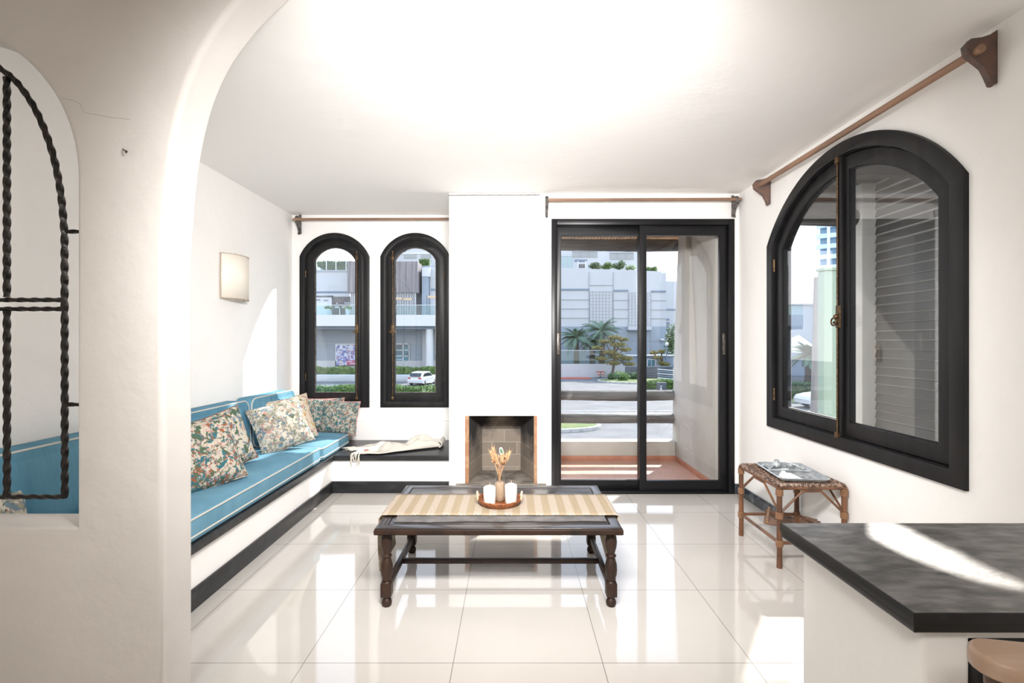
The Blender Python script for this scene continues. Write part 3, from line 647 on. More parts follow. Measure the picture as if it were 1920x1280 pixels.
bar(line((gx0, YG, ZW(145, YG)), (gx0, YG, ZW(557, YG)), 50)); bar(line((gx0, YG, ZW(582, YG)), (gx0, YG, gz0), 40))
xl = -2.12
for yy in (562, 579, 931): bar(line((xl, YG, ZW(yy, YG)), (GX1, YG, ZW(yy, YG)), 50), .0068)
bar(line((-2.03, YG, ZW(100, YG)), (-2.03, YG, gz0), 80))
for yy in (434, 758): bar(line((GX1, YG, ZW(yy, YG)), (ocx+oR+.004, YG, ZW(yy, YG)), 6), .006)

# ================================================================= CUSHIONS
def seat_cushion(y0, y1, label, x0=-2.15, x1=-1.527, z0=.326, z1=.432, crown=.02):
    t_ = thing('seat_cushion', label, 'cushion', ((x0+x1)/2, (y0+y1)/2, z0))
    bm = B(); plate(bm, [rrect(x0, y0, x1, y1, .05, 6)], 0, z1-z0, MZ_(z1), r0=.018, r1=.014, seg=4)
    bmesh.ops.triangulate(bm, faces=[f for f in bm.faces if len(f.verts) > 4])
    # crown of the top: add an inner grid
    t2 = B(); nx, ny = 14, 26
    vs = [[None]*(ny+1) for _ in range(nx+1)]
    for i in range(nx+1):
        for j in range(ny+1):
            u, v = i/nx, j/ny; x = x0+.016+(x1-x0-.032)*u; y = y0+.016+(y1-y0-.032)*v
            h = crown*(1-(2*u-1)**4)*(1-(2*v-1)**8) + .004*math.sin(x*17+y*5)*math.sin(y*9)*(1-(2*u-1)**4)*(1-(2*v-1)**6)
            if i in (0, nx) or j in (0, ny): h = -.004
            vs[i][j] = t2.verts.new((x, y, z1+h-.0005))
    for i in range(nx):
        for j in range(ny): t2.faces.new((vs[i][j], vs[i+1][j], vs[i+1][j+1], vs[i][j+1]))
    merge(bm, t2); c = obj('cover', bm, M['blue'], t_)
    for nm, zz in (('piping', z1-.008), ('piping', z0+.028)):
        bm = B(); lp = offset(rrect(x0, y0, x1, y1, .05, 6), -.001); tube(bm, [(u, v, zz) for u, v in lp], .0048, 6, closed=True); obj(nm, bm, M['piping'], c)
    return t_
seat_cushion(YA+TA+.01, 4.085, 'long blue bench seat cushion with white piping, nearer one', z1=.447)
seat_cushion(4.10, 4.80, 'short blue bench seat cushion in the corner below window')
def back_cushion(y0, y1, z1, label, lean, xb=XL+.012, th=.15):
    t_ = thing('back_cushion', label, 'cushion', (xb+th/2, (y0+y1)/2, .45)); z0 = .455
    bm = B(); lp = rrect(y0, z0, y1, z1, .07, 7)
    plate(bm, [lp], 0, th, lambda u, v, d: Vector((xb+th-d+lean*(z1-v), u, v)), r0=.02, r1=.02, seg=4)
    t2 = B(); nx, ny = 26, 14; vs = [[None]*(ny+1) for _ in range(nx+1)]
    for i in range(nx+1):
        for j in range(ny+1):
            u, v = i/nx, j/ny; y = y0+.035+(y1-y0-.07)*u; z = z0+.035+(z1-z0-.07)*v
            h = .022*(1-(2*u-1)**6)*(1-(2*v-1)**4)+.004*math.sin(y*22+z*8)*(1-(2*v-1)**4)
            if i in (0, nx) or j in (0, ny): h = -.003
            vs[i][j] = t2.verts.new((xb+th+h+lean*(z1-z), y, z))
    for i in range(nx):
        for j in range(ny): t2.faces.new((vs[i][j], vs[i+1][j], vs[i+1][j+1], vs[i][j+1]))
    merge(bm, t2); c = obj('cover', bm, M['blue2'], t_)
    lp2 = offset(lp, .004)
    bm = B(); tube(bm, [(xb+th-.006+lean*(z1-v), u, v) for u, v in offset(lp, .003)], .0048, 6, closed=True); obj('piping', bm, M['piping'], c)
    bm = B(); tube(bm, [(xb+.012+lean*(z1-v), u, v) for u, v in offset(lp, .003)], .0048, 6, closed=True); obj('piping', bm, M['piping'], c)
back_cushion(YA+TA+.012, 3.915, .842, 'long blue back cushion along the left wall', .05)
back_cushion(3.95, 4.74, .845, 'shorter blue back cushion nearest the corner', .05)

def pillow(c, w, h, th, rot, m, label, edge=None, group=None, seed=0):
    """local: x width, y thickness, z height"""
    t_ = thing('throw_pillow', label, 'pillow', c, group)
    rnd = random.Random(seed); n = 22
    E = Matrix.Translation(Vector(c)) @ rot.to_4x4()
    def pt(u, v, s):
        pin = 1-.10*(abs(u)**2.2+0)*(1-abs(v)**6)*0 ; k = max(0, (1-u**4)*(1-v**4))**.55
        sx = u*(1-.07*(1-v*v)) ; sz = v*(1-.07*(1-u*u))
        wr = .05*math.sin(u*7+seed)*math.sin(v*6+seed*2)
        return E @ Vector((sx*w/2, s*th/2*k*(1+wr), sz*h/2))
    bm = B()
    for s in (-1, 1):
        g_ = [[bm.verts.new(pt(-1+2*i/n, -1+2*j/n, s)) for j in range(n+1)] for i in range(n+1)]
        for i in range(n):
            for j in range(n): f = bm.faces.new((g_[i][j], g_[i+1][j], g_[i+1][j+1], g_[i][j+1])); f.material_index = (1 if s > 0 else 0)
    bmesh.ops.remove_doubles(bm, verts=bm.verts, dist=1e-5)
    obj('cover', bm, [m, edge or m], t_)
    bm = B(); q = []
    for a, b_ in (((-1, -1), (1, -1)), ((1, -1), (1, 1)), ((1, 1), (-1, 1)), ((-1, 1), (-1, -1))):
        for k in range(12): s = k/12; q.append(pt(a[0]+(b_[0]-a[0])*s, a[1]+(b_[1]-a[1])*s, 1))
    tube(bm, q, .0035, 6, closed=True); obj('piping', bm, edge or m, t_)
    return t_
from mathutils import Euler
def Ro(x, y, z): return Euler((R(x), R(y), R(z)), 'XYZ').to_matrix()
# rot: local -y is the front face. z-rotation 90 turns the front towards +x
PILL = [
    ((-1.77, 2.90, .635), .42, .40, .15, Ro(-18, -10, 58), 'fl1', 'large teal and cream floral pillow nearest the white pier', None),
    ((-1.86, 3.22, .645), .44, .38, .14, Ro(-16, -12, 66), 'fl2', 'floral pillow with rust edge leaning behind the nearest one', 'fl_back'),
    ((-1.78, 3.93, .64), .42, .38, .15, Ro(-20, -12, 52), 'fl3', 'grey and cream floral pillow at the cushion joint', None),
    ((-1.86, 4.26, .635), .40, .38, .14, Ro(-18, -8, 48), 'fl4', 'peach floral pillow tucked behind the grey floral one', None),
    ((-1.84, 4.86, .60), .46, .30, .12, Ro(-10, 0, 6), 'fl5', 'dense teal floral pillow against the wall, partly hidden', 'fl_pink'),
    ((-1.625, 4.80, .575), .36, .32, .12, Ro(-14, 3, -4), 'fl5', 'dense teal floral pillow with pink edge beside the slab', 'fl_pink'),
    ((-2.0, 1.985, .565), .19, .26, .12, Ro(-8, 0, 86), 'fl3', 'small pale floral pillow seen low through iron grille', None),
]
for i, (c, w_, h_, th_, ro, mk, lb, ed) in enumerate(PILL): pillow(c, w_, h_, th_, ro, M[mk], lb, M[ed] if ed else None, 'floral throw pillows', i+1)

# throw blanket on the window bench
tb = thing('throw_blanket', 'cream fringed wool throw lying on black bench slab', 'blanket', (-1.05, 4.6, .325))
bm = B(); nx, ny = 60, 20; zb = .33
def thr(u, v):
    yf = 4.322+.42*max(0, u-.28)**1.15+.10*max(0, .05-u); yb_ = 4.60+.22*u+.05*math.sin(u*6); y = yf+(yb_-yf)*v
    x = -1.43+.78*u+.15*(1-v)*(1-u)**2
    env = math.sin(v*PI)**.6; z = zb+.010+.038*env*(.35+u)+.020*math.sin(u*15+v*4)*env+.040*math.exp(-((u-.74)/.11)**2)*env+.013*math.sin(u*8+v*13)*env+.008*math.sin(u*31-v*9)*env
    if u < .12: z = zb+.006+(z-zb-.006)*(u/.12)
    return Vector((x, y, max(z, zb+.004)))
g_ = [[bm.verts.new(thr(i/nx, j/ny)) for j in range(ny+1)] for i in range(nx+1)]
for i in range(nx):
    for j in range(ny): bm.faces.new((g_[i][j], g_[i+1][j], g_[i+1][j+1], g_[i][j+1]))
c = obj('cloth', bm, M['throw'], tb); sol = c.modifiers.new('s', 'SOLIDIFY'); sol.thickness = .007; sol.offset = -.2
bm = B(); e_ = []   # folded roll edge at the right end
for k in range(15):
    a = -PI/2+PI*k/14; e_.append((.035*math.cos(a), .035+.028*math.sin(a)))
t2 = [[None]*9 for _ in e_]
for i, (dx, dz) in enumerate(e_):
    for j in range(9): t2[i][j] = bm.verts.new((-.655+dx*.8, 4.56+.235*j/8, zb+.003+dz))
for i in range(14):
    for j in range(8): bm.faces.new((t2[i][j], t2[i+1][j], t2[i+1][j+1], t2[i][j+1]))
c2_ = obj('folded_end', bm, M['throw'], tb); sol = c2_.modifiers.new('s', 'SOLIDIFY'); sol.thickness = .006
bm = B(); rnd = random.Random(5)
for k in range(26):
    s = k/25; st = thr(0.01, s)+Vector((0, 0, .003))
    if s < .42:
        x_ = st.x-.015+rnd.uniform(-.012, .012)-.02*s; L_ = rnd.uniform(.03, .085)
        p_ = [st, Vector((x_, 4.330-.004*k/10, zb+.010)), Vector((x_-.004, 4.309, zb+.004)), Vector((x_-.006, 4.303, zb-.008)), Vector((x_-.007+rnd.uniform(-.008, .008), 4.301, zb-.012-L_*.5)), Vector((x_-.008+rnd.uniform(-.014, .014), 4.300, zb-.012-L_))]
    else:
        ang = PI+rnd.uniform(-.25, .45); ln = rnd.uniform(.06, .11); d_ = Vector((math.cos(ang), math.sin(ang), 0))
        p_ = [st, st+d_*ln*.35+Vector((0, rnd.uniform(-.006, .006), -.002)), st+d_*ln*.7+Vector((0, rnd.uniform(-.01, .01), -.003)), st+d_*ln+Vector((0, rnd.uniform(-.015, .015), -.004))]
    tube(bm, p_, [.0045]+[.0036]*(len(p_)-2)+[.002], 5)
setp(obj('fringe', bm, M['throw'], tb), kind='stuff')
bm = B(); tg_ = thr(.10, .10); box(bm, (tg_.x-.016, tg_.y-.016, tg_.z+.001), (tg_.x+.016, tg_.y-.002, tg_.z+.008)); obj('label_tag', bm, M['label_red'], tb)

# ================================================================= COFFEE TABLE
TX0, TX1, TY0, TY1, TZ = -.658, .530, 2.44, 3.17, .396
ct = thing('coffee_table', 'low dark wooden coffee table with turned legs', 'table', (-.06, 2.8, 0))
bm = B(); plate(bm, [rect(TX0, TY0, TX1, TY1), rect(TX0+.050, TY0+.050, TX1-.050, TY1-.050)], 0, .03, MZ_(TZ), r0=.005, r1=.008, seg=3); plate(bm, [rect(TX0+.018, TY0+.018, TX1-.018, TY1-.018)], .026, .034, MZ_(TZ)); tt = obj('table_top', bm, M['wood_top'], ct)
bm = B(); plate(bm, [rect(TX0+.054, TY0+.054, TX1-.054, TY1-.054)], .001, .024, MZ_(TZ), r0=.002, seg=2); obj('inset_panel', bm, M['wood_top'], tt)
bm = B(); plate(bm, [rect(TX0-.004, TY0-.004, TX1+.004, TY1+.004), rect(TX0+.003, TY0+.003, TX1-.003, TY1-.003)], .008, .033, MZ_(TZ), r0=.003, r1=.006, seg=3); obj('edge_moulding', bm, M['wood_dark'], tt)
LEG = [(.020, 0), (.024, .010), (.025, .020), (.021, .032), (.016, .040), (.022, .046), (.023, .050)]
LEG2 = [(.026, .118), (.020, .124), (.024, .131), (.022, .137), (.028, .155), (.030, .18), (.028, .205), (.021, .228), (.018, .236), (.025, .242), (.025, .248), (.018, .254), (.019, .262), (.027, .29), (.029, .315), (.026, .338), (.021, .352), (.027, .358), (.027, .364)]
for lx, ly in ((-.612, 2.49), (.484, 2.49), (-.612, 3.12), (.484, 3.12)):
    bm = B(); lathe(bm, LEG, (lx, ly, 0), 20); box(bm, (lx-.026, ly-.026, .050), (lx+.026, ly+.026, .118), .004); lathe(bm, LEG2, (lx, ly, 0), 20); obj('leg', bm, M['wood_dark'], ct)
for lx in (-.612, .484): bm = B(); box(bm, (lx-.012, 2.515, .068), (lx+.012, 3.095, .105), .004); obj('side_stretcher', bm, M['wood_dark'], ct)
bm = B(); box(bm, (-.60, 2.793, .070), (.472, 2.817, .098), .004); obj('long_stretcher', bm, M['wood_dark'], ct)
# dark mat under the runner's front edge
bm = B(); mt = []
for k in range(41):
    u = k/40; mt.append((-.585+1.055*u, 2.520+.004*math.sin(u*23)+.010*u - (.006 if u < .2 else 0)))
plate(bm, [mt + [(.47, 2.70), (-.585, 2.70)]], -.0035, 0, lambda u, v, d: Vector((u, v, TZ+.0008-d))); setp(obj('table_mat', bm, M['dark_mat'], origin=(-.06, 2.6, TZ)), 'dark leathery mat showing under the runner front edge', 'mat')
# straw runner
def run_path():
    p = []
    zl = TZ+.0065
    p += [(TX0-.016-.010*math.sin(k/9*2.5), .115+(zl-.02-.115)*k/9) for k in range(10)]
    p += [(TX0-.013, zl-.006), (TX0-.006, zl)]
    p += [(TX0+(TX1-TX0)*k/40, zl+.0006*math.sin(k*1.3)) for k in range(1, 40)]
    p += [(TX1+.006, zl), (TX1+.013, zl-.006)]
    for k in range(1, 13):
        s = k/12; p.append((TX1+.014-.055*math.sin(s*PI*.85)*s*1.1, zl-.006-.29*s))
    return p
rp = run_path(); bm = B(); uvl = bm.loops.layers.uv.new('UVMap'); ny = 10; rows = []; s = 0; ss = []
for i, (x, z) in enumerate(rp):
    if i: s += math.hypot(x-rp[i-1][0], z-rp[i-1][1])
    ss.append(s)
    hang = max(0, (TZ-z))
    row = []
    for j in range(ny+1):
        v = j/ny; y = 2.602+.356*v
        xx = x; yy = y
        if x > TX1-.1 and hang > .01: xx = x-.015*hang*4*(1-v); yy = y-.02*hang*4*(1-v); 
        row.append(bm.verts.new((xx, yy, z+(.035*(v)*hang*4 if x > TX1-.1 and hang > .02 else 0))))
    rows.append(row)
for i in range(len(rows)-1):
    for j in range(ny):
        f = bm.faces.new((rows[i][j], rows[i+1][j], rows[i+1][j+1], rows[i][j+1]))
        for lp, (a, b_) in zip(f.loops, ((i, j), (i+1, j), (i+1, j+1), (i, j+1))): lp[uvl].uv = (ss[a], b_/ny*.356)
ru = obj('table_runner', bm, M['straw'], origin=(-.06, 2.78, TZ)); sol = ru.modifiers.new('s', 'SOLIDIFY'); sol.thickness = .003; sol.offset = 1
setp(ru, 'woven straw runner with patterned bands draped over coffee table', 'table runner')
RZ = TZ+.0105
# wicker tray
TCx, TCy = -.068, 2.785
tr = thing('wicker_tray', 'round orange wicker tray with bamboo handles', 'tray', (TCx, TCy, RZ))
bm = B(); n = 48; rows = []
for ri, (r_, z_) in enumerate([(.0, .004), (.09, .004), (.102, .007), (.108, .014), (.112, .022), (.116, .030), (.119, .033), (.122, .030), (.118, .020), (.113, .010), (.106, .002), (.0, .0)]):
    row = []
    for k in range(n):
        a = 2*PI*k/n; rr = r_+(.0022*math.sin(k*PI/2+ri*PI/2*1) if 2 <= ri <= 9 else 0); row.append(bm.verts.new((TCx+rr*math.cos(a), TCy+rr*math.sin(a), RZ+z_)))
    rows.append(row)
for i in range(len(rows)-1):
    for k in range(n):
        try: bm.faces.new((rows[i][k], rows[i][(k+1) % n], rows[i+1][(k+1) % n], rows[i+1][k]))
        except ValueError: pass
bmesh.ops.remove_doubles(bm, verts=bm.verts, dist=1e-5); obj('basket', bm, M['rattan_tray'], tr)
for sx in (-1, 1):
    bm = B(); hp = []
    for k in range(13):
        a = PI*k/12; hp.append((TCx+sx*(.116+.006*math.sin(a)), TCy+.032*math.cos(a), RZ+.026+.036*math.sin(a)**.7))
    tube(bm, hp, .0052, 8); obj('handle', bm, M['bamboo'], tr)
TRZ = RZ+.0045
def candle(x, y, r, h, label):
    t_ = thing('pillar_candle', label, 'candle', (x, y, TRZ), 'pillar candles on the wicker tray')
    bm = B(); lathe(bm, [(0.001, 0), (r-.002, 0), (r, .003), (r, h-.012), (r-.002, h-.008), (r*.4, h), (.001, h-.001)], (x, y, TRZ), 32); obj('wax', bm, M['candle'], t_)
    bm = B(); tube(bm, [(x, y, TRZ+h-.003), (x+.001, y, TRZ+h+.008), (x+.003, y, TRZ+h+.015)], .0014, 6); obj('wick', bm, M['wick'], t_)
candle(-.122, 2.765, .0335, .098, 'white pillar candle on the left of the vase')
candle(-.006, 2.785, .0335, .104, 'white pillar candle on the right of the vase')
va = thing('glass_vase', 'fluted clear glass vase with beige lower half', 'vase', (-.068, 2.815, TRZ))
bm = B(); n = 40; prof = [(.026, 0), (.031, .006), (.0325, .04), (.030, .08), (.0235, .115), (.0215, .135), (.024, .155), (.028, .172)]; rows = []
for r_, z_ in prof: rows.append([bm.verts.new((-.068+(r_+.0009*(k % 2))*math.cos(2*PI*k/n), 2.815+(r_+.0009*(k % 2))*math.sin(2*PI*k/n), TRZ+z_)) for k in range(n)])
for i in range(len(rows)-1):
    for k in range(n): bm.faces.new((rows[i][k], rows[i][(k+1) % n], rows[i+1][(k+1) % n], rows[i+1][k]))
bm.faces.new(rows[0][::-1]); gb_ = obj('glass_body', bm, M['vase_glass'], va)
bm = B(); n = 44; rows = []
for r_, z_ in [(.024, .002), (.029, .008), (.0305, .04), (.0285, .078), (.024, .098), (.020, .104), (.001, .104)]:
    rows.append([bm.verts.new((-.068+(r_+(.0013*(k % 2) if r_ > .01 else 0))*math.cos(2*PI*k/n), 2.815+(r_+(.0013*(k % 2) if r_ > .01 else 0))*math.sin(2*PI*k/n), TRZ+z_)) for k in range(n)])
for i in range(len(rows)-1):
    for k in range(n): bm.faces.new((rows[i][k], rows[i][(k+1) % n], rows[i+1][(k+1) % n], rows[i+1][k]))
bm.faces.new(rows[0][::-1]); obj('ribbed_filling', bm, M['sand'], va)
# dried stems
def wheat(tip, label, head=.05, seed=0, fluffy=True, m=None):
    rnd = random.Random(seed); base = Vector((-.068+rnd.uniform(-.006, .006), 2.815+rnd.uniform(-.006, .006), TRZ+.110)); tip = Vector(tip)
    neck = Vector((-.068+(tip.x+.068)*.25, 2.815+(tip.y-2.815)*.25, TRZ+.165)); t_ = thing('dried_wheat', label, 'dried flower', base, 'dried stems in the glass vase')
    pts = [base, neck, neck.lerp(tip, .5)+Vector((0, 0, .003)), tip]; bm = B(); tube(bm, pts, .0011, 5); obj('stalk', bm, M['dry'], t_)
    bm = B(); d = (tip-neck).normalized(); a0 = tip-d*head
    for k in range(14):
        s = k/13; p = a0.lerp(tip, s); sd_ = (d.cross(Vector((0, 1, 0)))).normalized()*(1 if k % 2 else -1); ex = .0055*(1-.5*s)
        q = p+sd_*ex+Vector((0, rnd.uniform(-.004, .004), 0)); ell(bm, q, (.0034, .0030, .0065), 7, 5)
        if fluffy: tube(bm, [q, q+d*.026+sd_*.008*rnd.uniform(.3, 1.4)], [.0007, .0003], 3)
    obj('seed_head', bm, m or M['dry'], t_)
TZP = TRZ
wheat((-.118, 2.815, TZP+.272), 'dried wheat stem leaning left in the vase', seed=1)
wheat((-.104, 2.83, TZP+.288), 'dried wheat stem, tallest on the left of the vase', seed=2)
wheat((-.012, 2.81, TZP+.272), 'dried wheat stem leaning far right in the vase', seed=3)
wheat((-.028, 2.83, TZP+.255), 'dried wheat stem leaning right behind the others', seed=4, head=.06)
wheat((-.09, 2.80, TZP+.255), 'dried bristly stem at front left of bouquet', seed=6)
wheat((-.052, 2.80, TZP+.262), 'dried bristly stem at front right of bouquet', seed=7)
for i, (x, z, r_, lb) in enumerate([(-.098, .215, .016, 'dried orange petal head low on the left'), (-.075, .235, .017, 'dried peach flower head in the middle of bouquet'), (-.050, .205, .017, 'dried orange flower head low on the right'), (-.070, .190, .018, 'dried brown flower head just above vase rim'), (-.040, .240, .012, 'small dried cream flower head high on the right')]):
    rnd = random.Random(i+20); t_ = thing('dried_flower', lb, 'dried flower', (x, 2.812, TZP+z), 'dried flower heads in the vase')
    bm = B(); tube(bm, [(-.068, 2.815, TZP+.11), (x, 2.812, TZP+z)], .0012, 5); obj('stalk', bm, M['dry'], t_)
    bm = B()
    for k in range(16):
        a = rnd.uniform(0, 2*PI); tl = rnd.uniform(.2, 1.1); d = Vector((math.cos(a)*math.sin(tl), math.sin(a)*math.sin(tl), math.cos(tl))); c0 = Vector((x, 2.812, TZP+z-.008))
        sd_ = d.cross(Vector((0, 0, 1))).normalized()*r_*.32; p1 = c0+d*r_*.8; p2 = c0+d*r_*1.5
        vs_ = [bm.verts.new(v) for v in (c0, p1+sd_, p2+Vector((0, 0, .003)), p1-sd_)]; bm.faces.new(vs_)
    obj('petals', bm, M['dry2'] if i % 2 else M['dry'], t_)
lf = thing('dried_leaf', 'pale rimmed green oval leaf at top of the bouquet', 'leaf', (-.058, 2.81, TZP+.27))
bm = B(); tube(bm, [(-.068, 2.815, TZP+.11), (-.06, 2.812, TZP+.20), (-.056, 2.81, TZP+.25)], .0012, 5); obj('stalk', bm, M['dry'], lf)
bm = B(); t2 = []
def leafl(s): return [(-.058+s*.0115*math.sin(a)-.004*math.cos(a), TZP+.272+s*.024*math.cos(a)) for a in [2*PI*k/20 for k in range(20)]]
plate(bm, [leafl(1.0), leafl(.72)], 0, .002, MB_(2.81)); obj('leaf_rim', bm, M['throw'], lf)
bm = B(); plate(bm, [leafl(.72)], 0, .0015, MB_(2.81)); obj('leaf_blade', bm, M['dry_green'], lf)

# ================================================================= RATTAN SIDE TABLE
st = thing('side_table', 'brown rattan side table with open woven top', 'table', (1.71, 3.14, 0))
SX0, SX1, SY0, SY1, SZ = 1.525, 1.895, 2.905, 3.39, .468
legs = {(0, 0): (SX0, SY0), (1, 0): (SX1, SY0), (0, 1): (SX0, SY1), (1, 1): (SX1, SY1)}
for k, (x, y) in legs.items():
    bm = B(); tube(bm, [(x, y, 0), (x+.001, y, .10), (x, y, .14), (x, y, .30), (x, y, SZ-.005)], [.0155, .0145, .0155, .0145, .0155], 12)
    lg = obj('leg', bm, M['rattan'], st)
    for zz in (.14, .30, .43):
        bm = B()
        for q in range(6): zc = zz-.016+q*.0062; tube(bm, [(x+.0178*math.cos(a), y+.0178*math.sin(a), zc) for a in [2*PI*j/12 for j in range(12)]], .0032, 5, closed=True)
        obj('cane_binding', bm, M['rattan_pale'], lg)
def cane(a, b_, r=.0085, name='brace', m='rattan', pr=None): bm = B(); tube(bm, line(a, b_, 3), r, 10); return obj(name, bm, M[m], pr or st)
for (x0, y0, x1, y1) in ((SX0, SY0, SX1, SY0), (SX0, SY1, SX1, SY1), (SX0, SY0, SX0, SY1), (SX1, SY0, SX1, SY1)):
    cane((x0, y0, SZ-.012), (x1, y1, SZ-.012), .012, 'top_rail'); cane((x0, y0, .142), (x1, y1, .142), .0095, 'stretcher')
    d = Vector((x1-x0, y1-y0, 0)); L = d.length; d.normalize(); q = .36*L
    for e0, sg in ((Vector((x0, y0, 0)), 1), (Vector((x1, y1, 0)), -1)):
        cane(e0+Vector((0, 0, .325))+d*sg*.018, e0+d*sg*q+Vector((0, 0, SZ-.030)), .0065)
    cane(Vector((x0, y0, SZ-.032))+d*q, Vector((x1, y1, SZ-.032))-d*q, .0065)
# woven top with open holes
bm = B(); rnd = random.Random(9); nxs, nys = 24, 34
for i in range(nxs+1):
    x = SX0-.005+(SX1-SX0+.01)*i/nxs; pts = []
    for j in range(69): y = SY0-.008+(SY1-SY0+.016)*j/68; pts.append((x+.0012*math.sin(j*1.7+i), y, SZ+.003+.0022*math.sin(j*PI/2+i*PI)))
    tube(bm, pts, .0034, 4)
for j in range(nys+1):
    y = SY0-.005+(SY1-SY0+.01)*j/nys; pts = []
    for i in range(49): x = SX0-.008+(SX1-SX0+.016)*i/48; pts.append((x, y+.0015*math.sin(i*1.3+j), SZ+.003+.0022*math.sin(i*PI/2+j*PI+PI)))
    if rnd.random() > .08: tube(bm, pts, .0030, 4)
for (x0, y0, x1, y1) in ((SX0, SY0, SX1, SY0), (SX0, SY1, SX1, SY1), (SX0, SY0, SX0, SY1), (SX1, SY0, SX1, SY1)):
    tube(bm, line((x0, y0, SZ), (x1, y1, SZ), 60), [.0105+.0025*(k % 2) for k in range(61)], 8)
M['weave'] = mat('woven_rattan_top', (.30, .20, .15), .5, col2=(.07, .038, .022), nscale=55, nlo=.44, nhi=.56, detail=3)
obj('woven_top', bm, M['weave'], st)
# slatted lower rack hanging askew
rk = None; bm = B()
for k in range(11):
    s = k/10; a_ = Vector((1.685, 3.39, .175)).lerp(Vector((1.56, 3.16, .165)), s); tube(bm, [a_, a_+Vector((.20, -.15, -.006)), a_+Vector((.30, -.22, -.012))], .0034, 6)
sf = obj('slatted_shelf', bm, M['rattan'], st)
bm = B(); tube(bm, [(1.71, 3.385, .186), (1.575, 3.145, .176)], .009, 8); obj('shelf_rail', bm, M['rattan_pale'], sf)

# metal tray with compartments
mt_ = thing('metal_tray', 'dented silver two-compartment tray on the rattan table', 'tray', (1.715, 3.09, SZ+.010)); ZT = SZ+.011
ta = R(-6)
def TT(u, v, z): return Vector((1.712+u*math.cos(ta)-v*math.sin(ta), 3.125+u*math.sin(ta)+v*math.cos(ta), ZT+z))
bm = B(); n = 44; rings_ = []
for ins, z in ((.0, .020), (.004, .024), (.012, .020), (.026, .006), (.034, .003), (.034, .000), (.020, .002), (.004, .014)):
    lp = offset(rrect(-.145, -.205, .145, .205, .045, 6), ins); rings_.append([bm.verts.new(TT(u, v, z)) for u, v in lp])
for a, b_ in zip(rings_[:5], rings_[1:5]):
    for i in range(len(a)): bm.faces.new((a[i], a[(i+1) % len(a)], b_[(i+1) % len(a)], b_[i]))
bm.faces.new(rings_[4]); bm.faces.new(rings_[5])
for a, b_ in ((rings_[5], rings_[6]), (rings_[6], rings_[7]), (rings_[7], rings_[0])):
    for i in range(len(a)): bm.faces.new((a[i], a[(i+1) % len(a)], b_[(i+1) % len(a)], b_[i]))
obj('tray_body', bm, M['silver'], mt_)
bm = B(); tube(bm, [TT(-.125, .03, .012), TT(0, .028, .016), TT(.125, .03, .012)], .0075, 8); obj('divider', bm, M['silver'], mt_)
bm = B(); plate(bm, [rrect(-.10, -.14, .10, -.01, .02)], 0, .004, lambda u, v, d: TT(u, v, .0075-d)); obj('compartment', bm, M['silver'], mt_)
def silv(name, label, fn): bm = B(); fn(bm); setp(obj(name, bm, M['silver'], origin=TT(0, .1, 0)), label, 'silverware', 'old silver pieces heaped on the tray')
silv('silver_pitcher', 'little tarnished silver pitcher lying in the tray', lambda bm: (ell(bm, TT(-.035, .125, .028), (.026, .026, .022)), lathe(bm, [(.012, .03), (.010, .045), (.016, .055)], TT(-.035, .125, 0), 14), tube(bm, [TT(-.01, .125, .04), TT(.005, .125, .03), TT(-.012, .125, .018)], .003, 6)))
silv('silver_bowl', 'small silver bowl beside the pitcher in the tray', lambda bm: (lathe(bm, [(.012, .006), (.024, .016), (.030, .034), (.027, .034), (.020, .018), (.001, .012)], TT(.04, .10, 0), 18)))
silv('silver_shell', 'fluted silver shell at the far left of the tray', lambda bm: [tube(bm, [TT(-.09, .09, .006), TT(-.09+.03*math.cos(a), .10+.03*math.sin(a), .026), TT(-.09+.05*math.cos(a), .10+.05*math.sin(a), .012)], [.003, .007, .004], 6) for a in [R(q) for q in range(10, 171, 20)]])
silv('silver_ladle', 'silver ladle resting across the tray rim', lambda bm: (tube(bm, [TT(-.03, .15, .05), TT(.03, .12, .045), TT(.085, .07, .024)], .004, 8), ell(bm, TT(.095, .06, .022), (.018, .018, .010))))
for i, (u, v, s_) in enumerate(((.02, -.10, .010), (.055, -.12, .007))):
    silv('silver_nugget', ('larger', 'smaller')[i]+' crumpled silver scrap in the front compartment', lambda bm: ell(bm, TT(u, v, .012), (s_*1.8, s_, s_*.6), 9, 6))

# ================================================================= COUNTER
KZ = .78; KX0 = .753; KY0, KY1 = .955, 1.432
ck_ = thing('breakfast_counter', 'white plastered counter with dark worn slate top', 'counter', (1.3, 1.2, 0))
bm = B(); plate(bm, [rect(KX0, KY0, XR, KY1)], 0, .021, MZ_(KZ), r0=.0025, seg=2); plate(bm, [rect(KX0+.003, KY0+.003, XR, KY1-.003)], .0225, .040, MZ_(KZ), r0=.001, r1=.006, seg=3); ctp = obj('countertop', bm, M['counter_edge'], ck_)
bm = B(); plate(bm, [rect(KX0+.004, KY0+.003, XR, KY1-.003)], -.0006, .001, MZ_(KZ)); obj('worn_surface', bm, M['counter'], ctp)
Kb = KY0+.035; NX0, NZ1 = 1.005+.03, .71
NX0 = XW(1822, Kb); NZ1 = ZW(1196, Kb)
bm = B()
plate(bm, [rrect(KX0+.045, Kb, XR, KY1-.04, .018, 4)], KZ-NZ1, KZ, MZ_(KZ)) if False else None
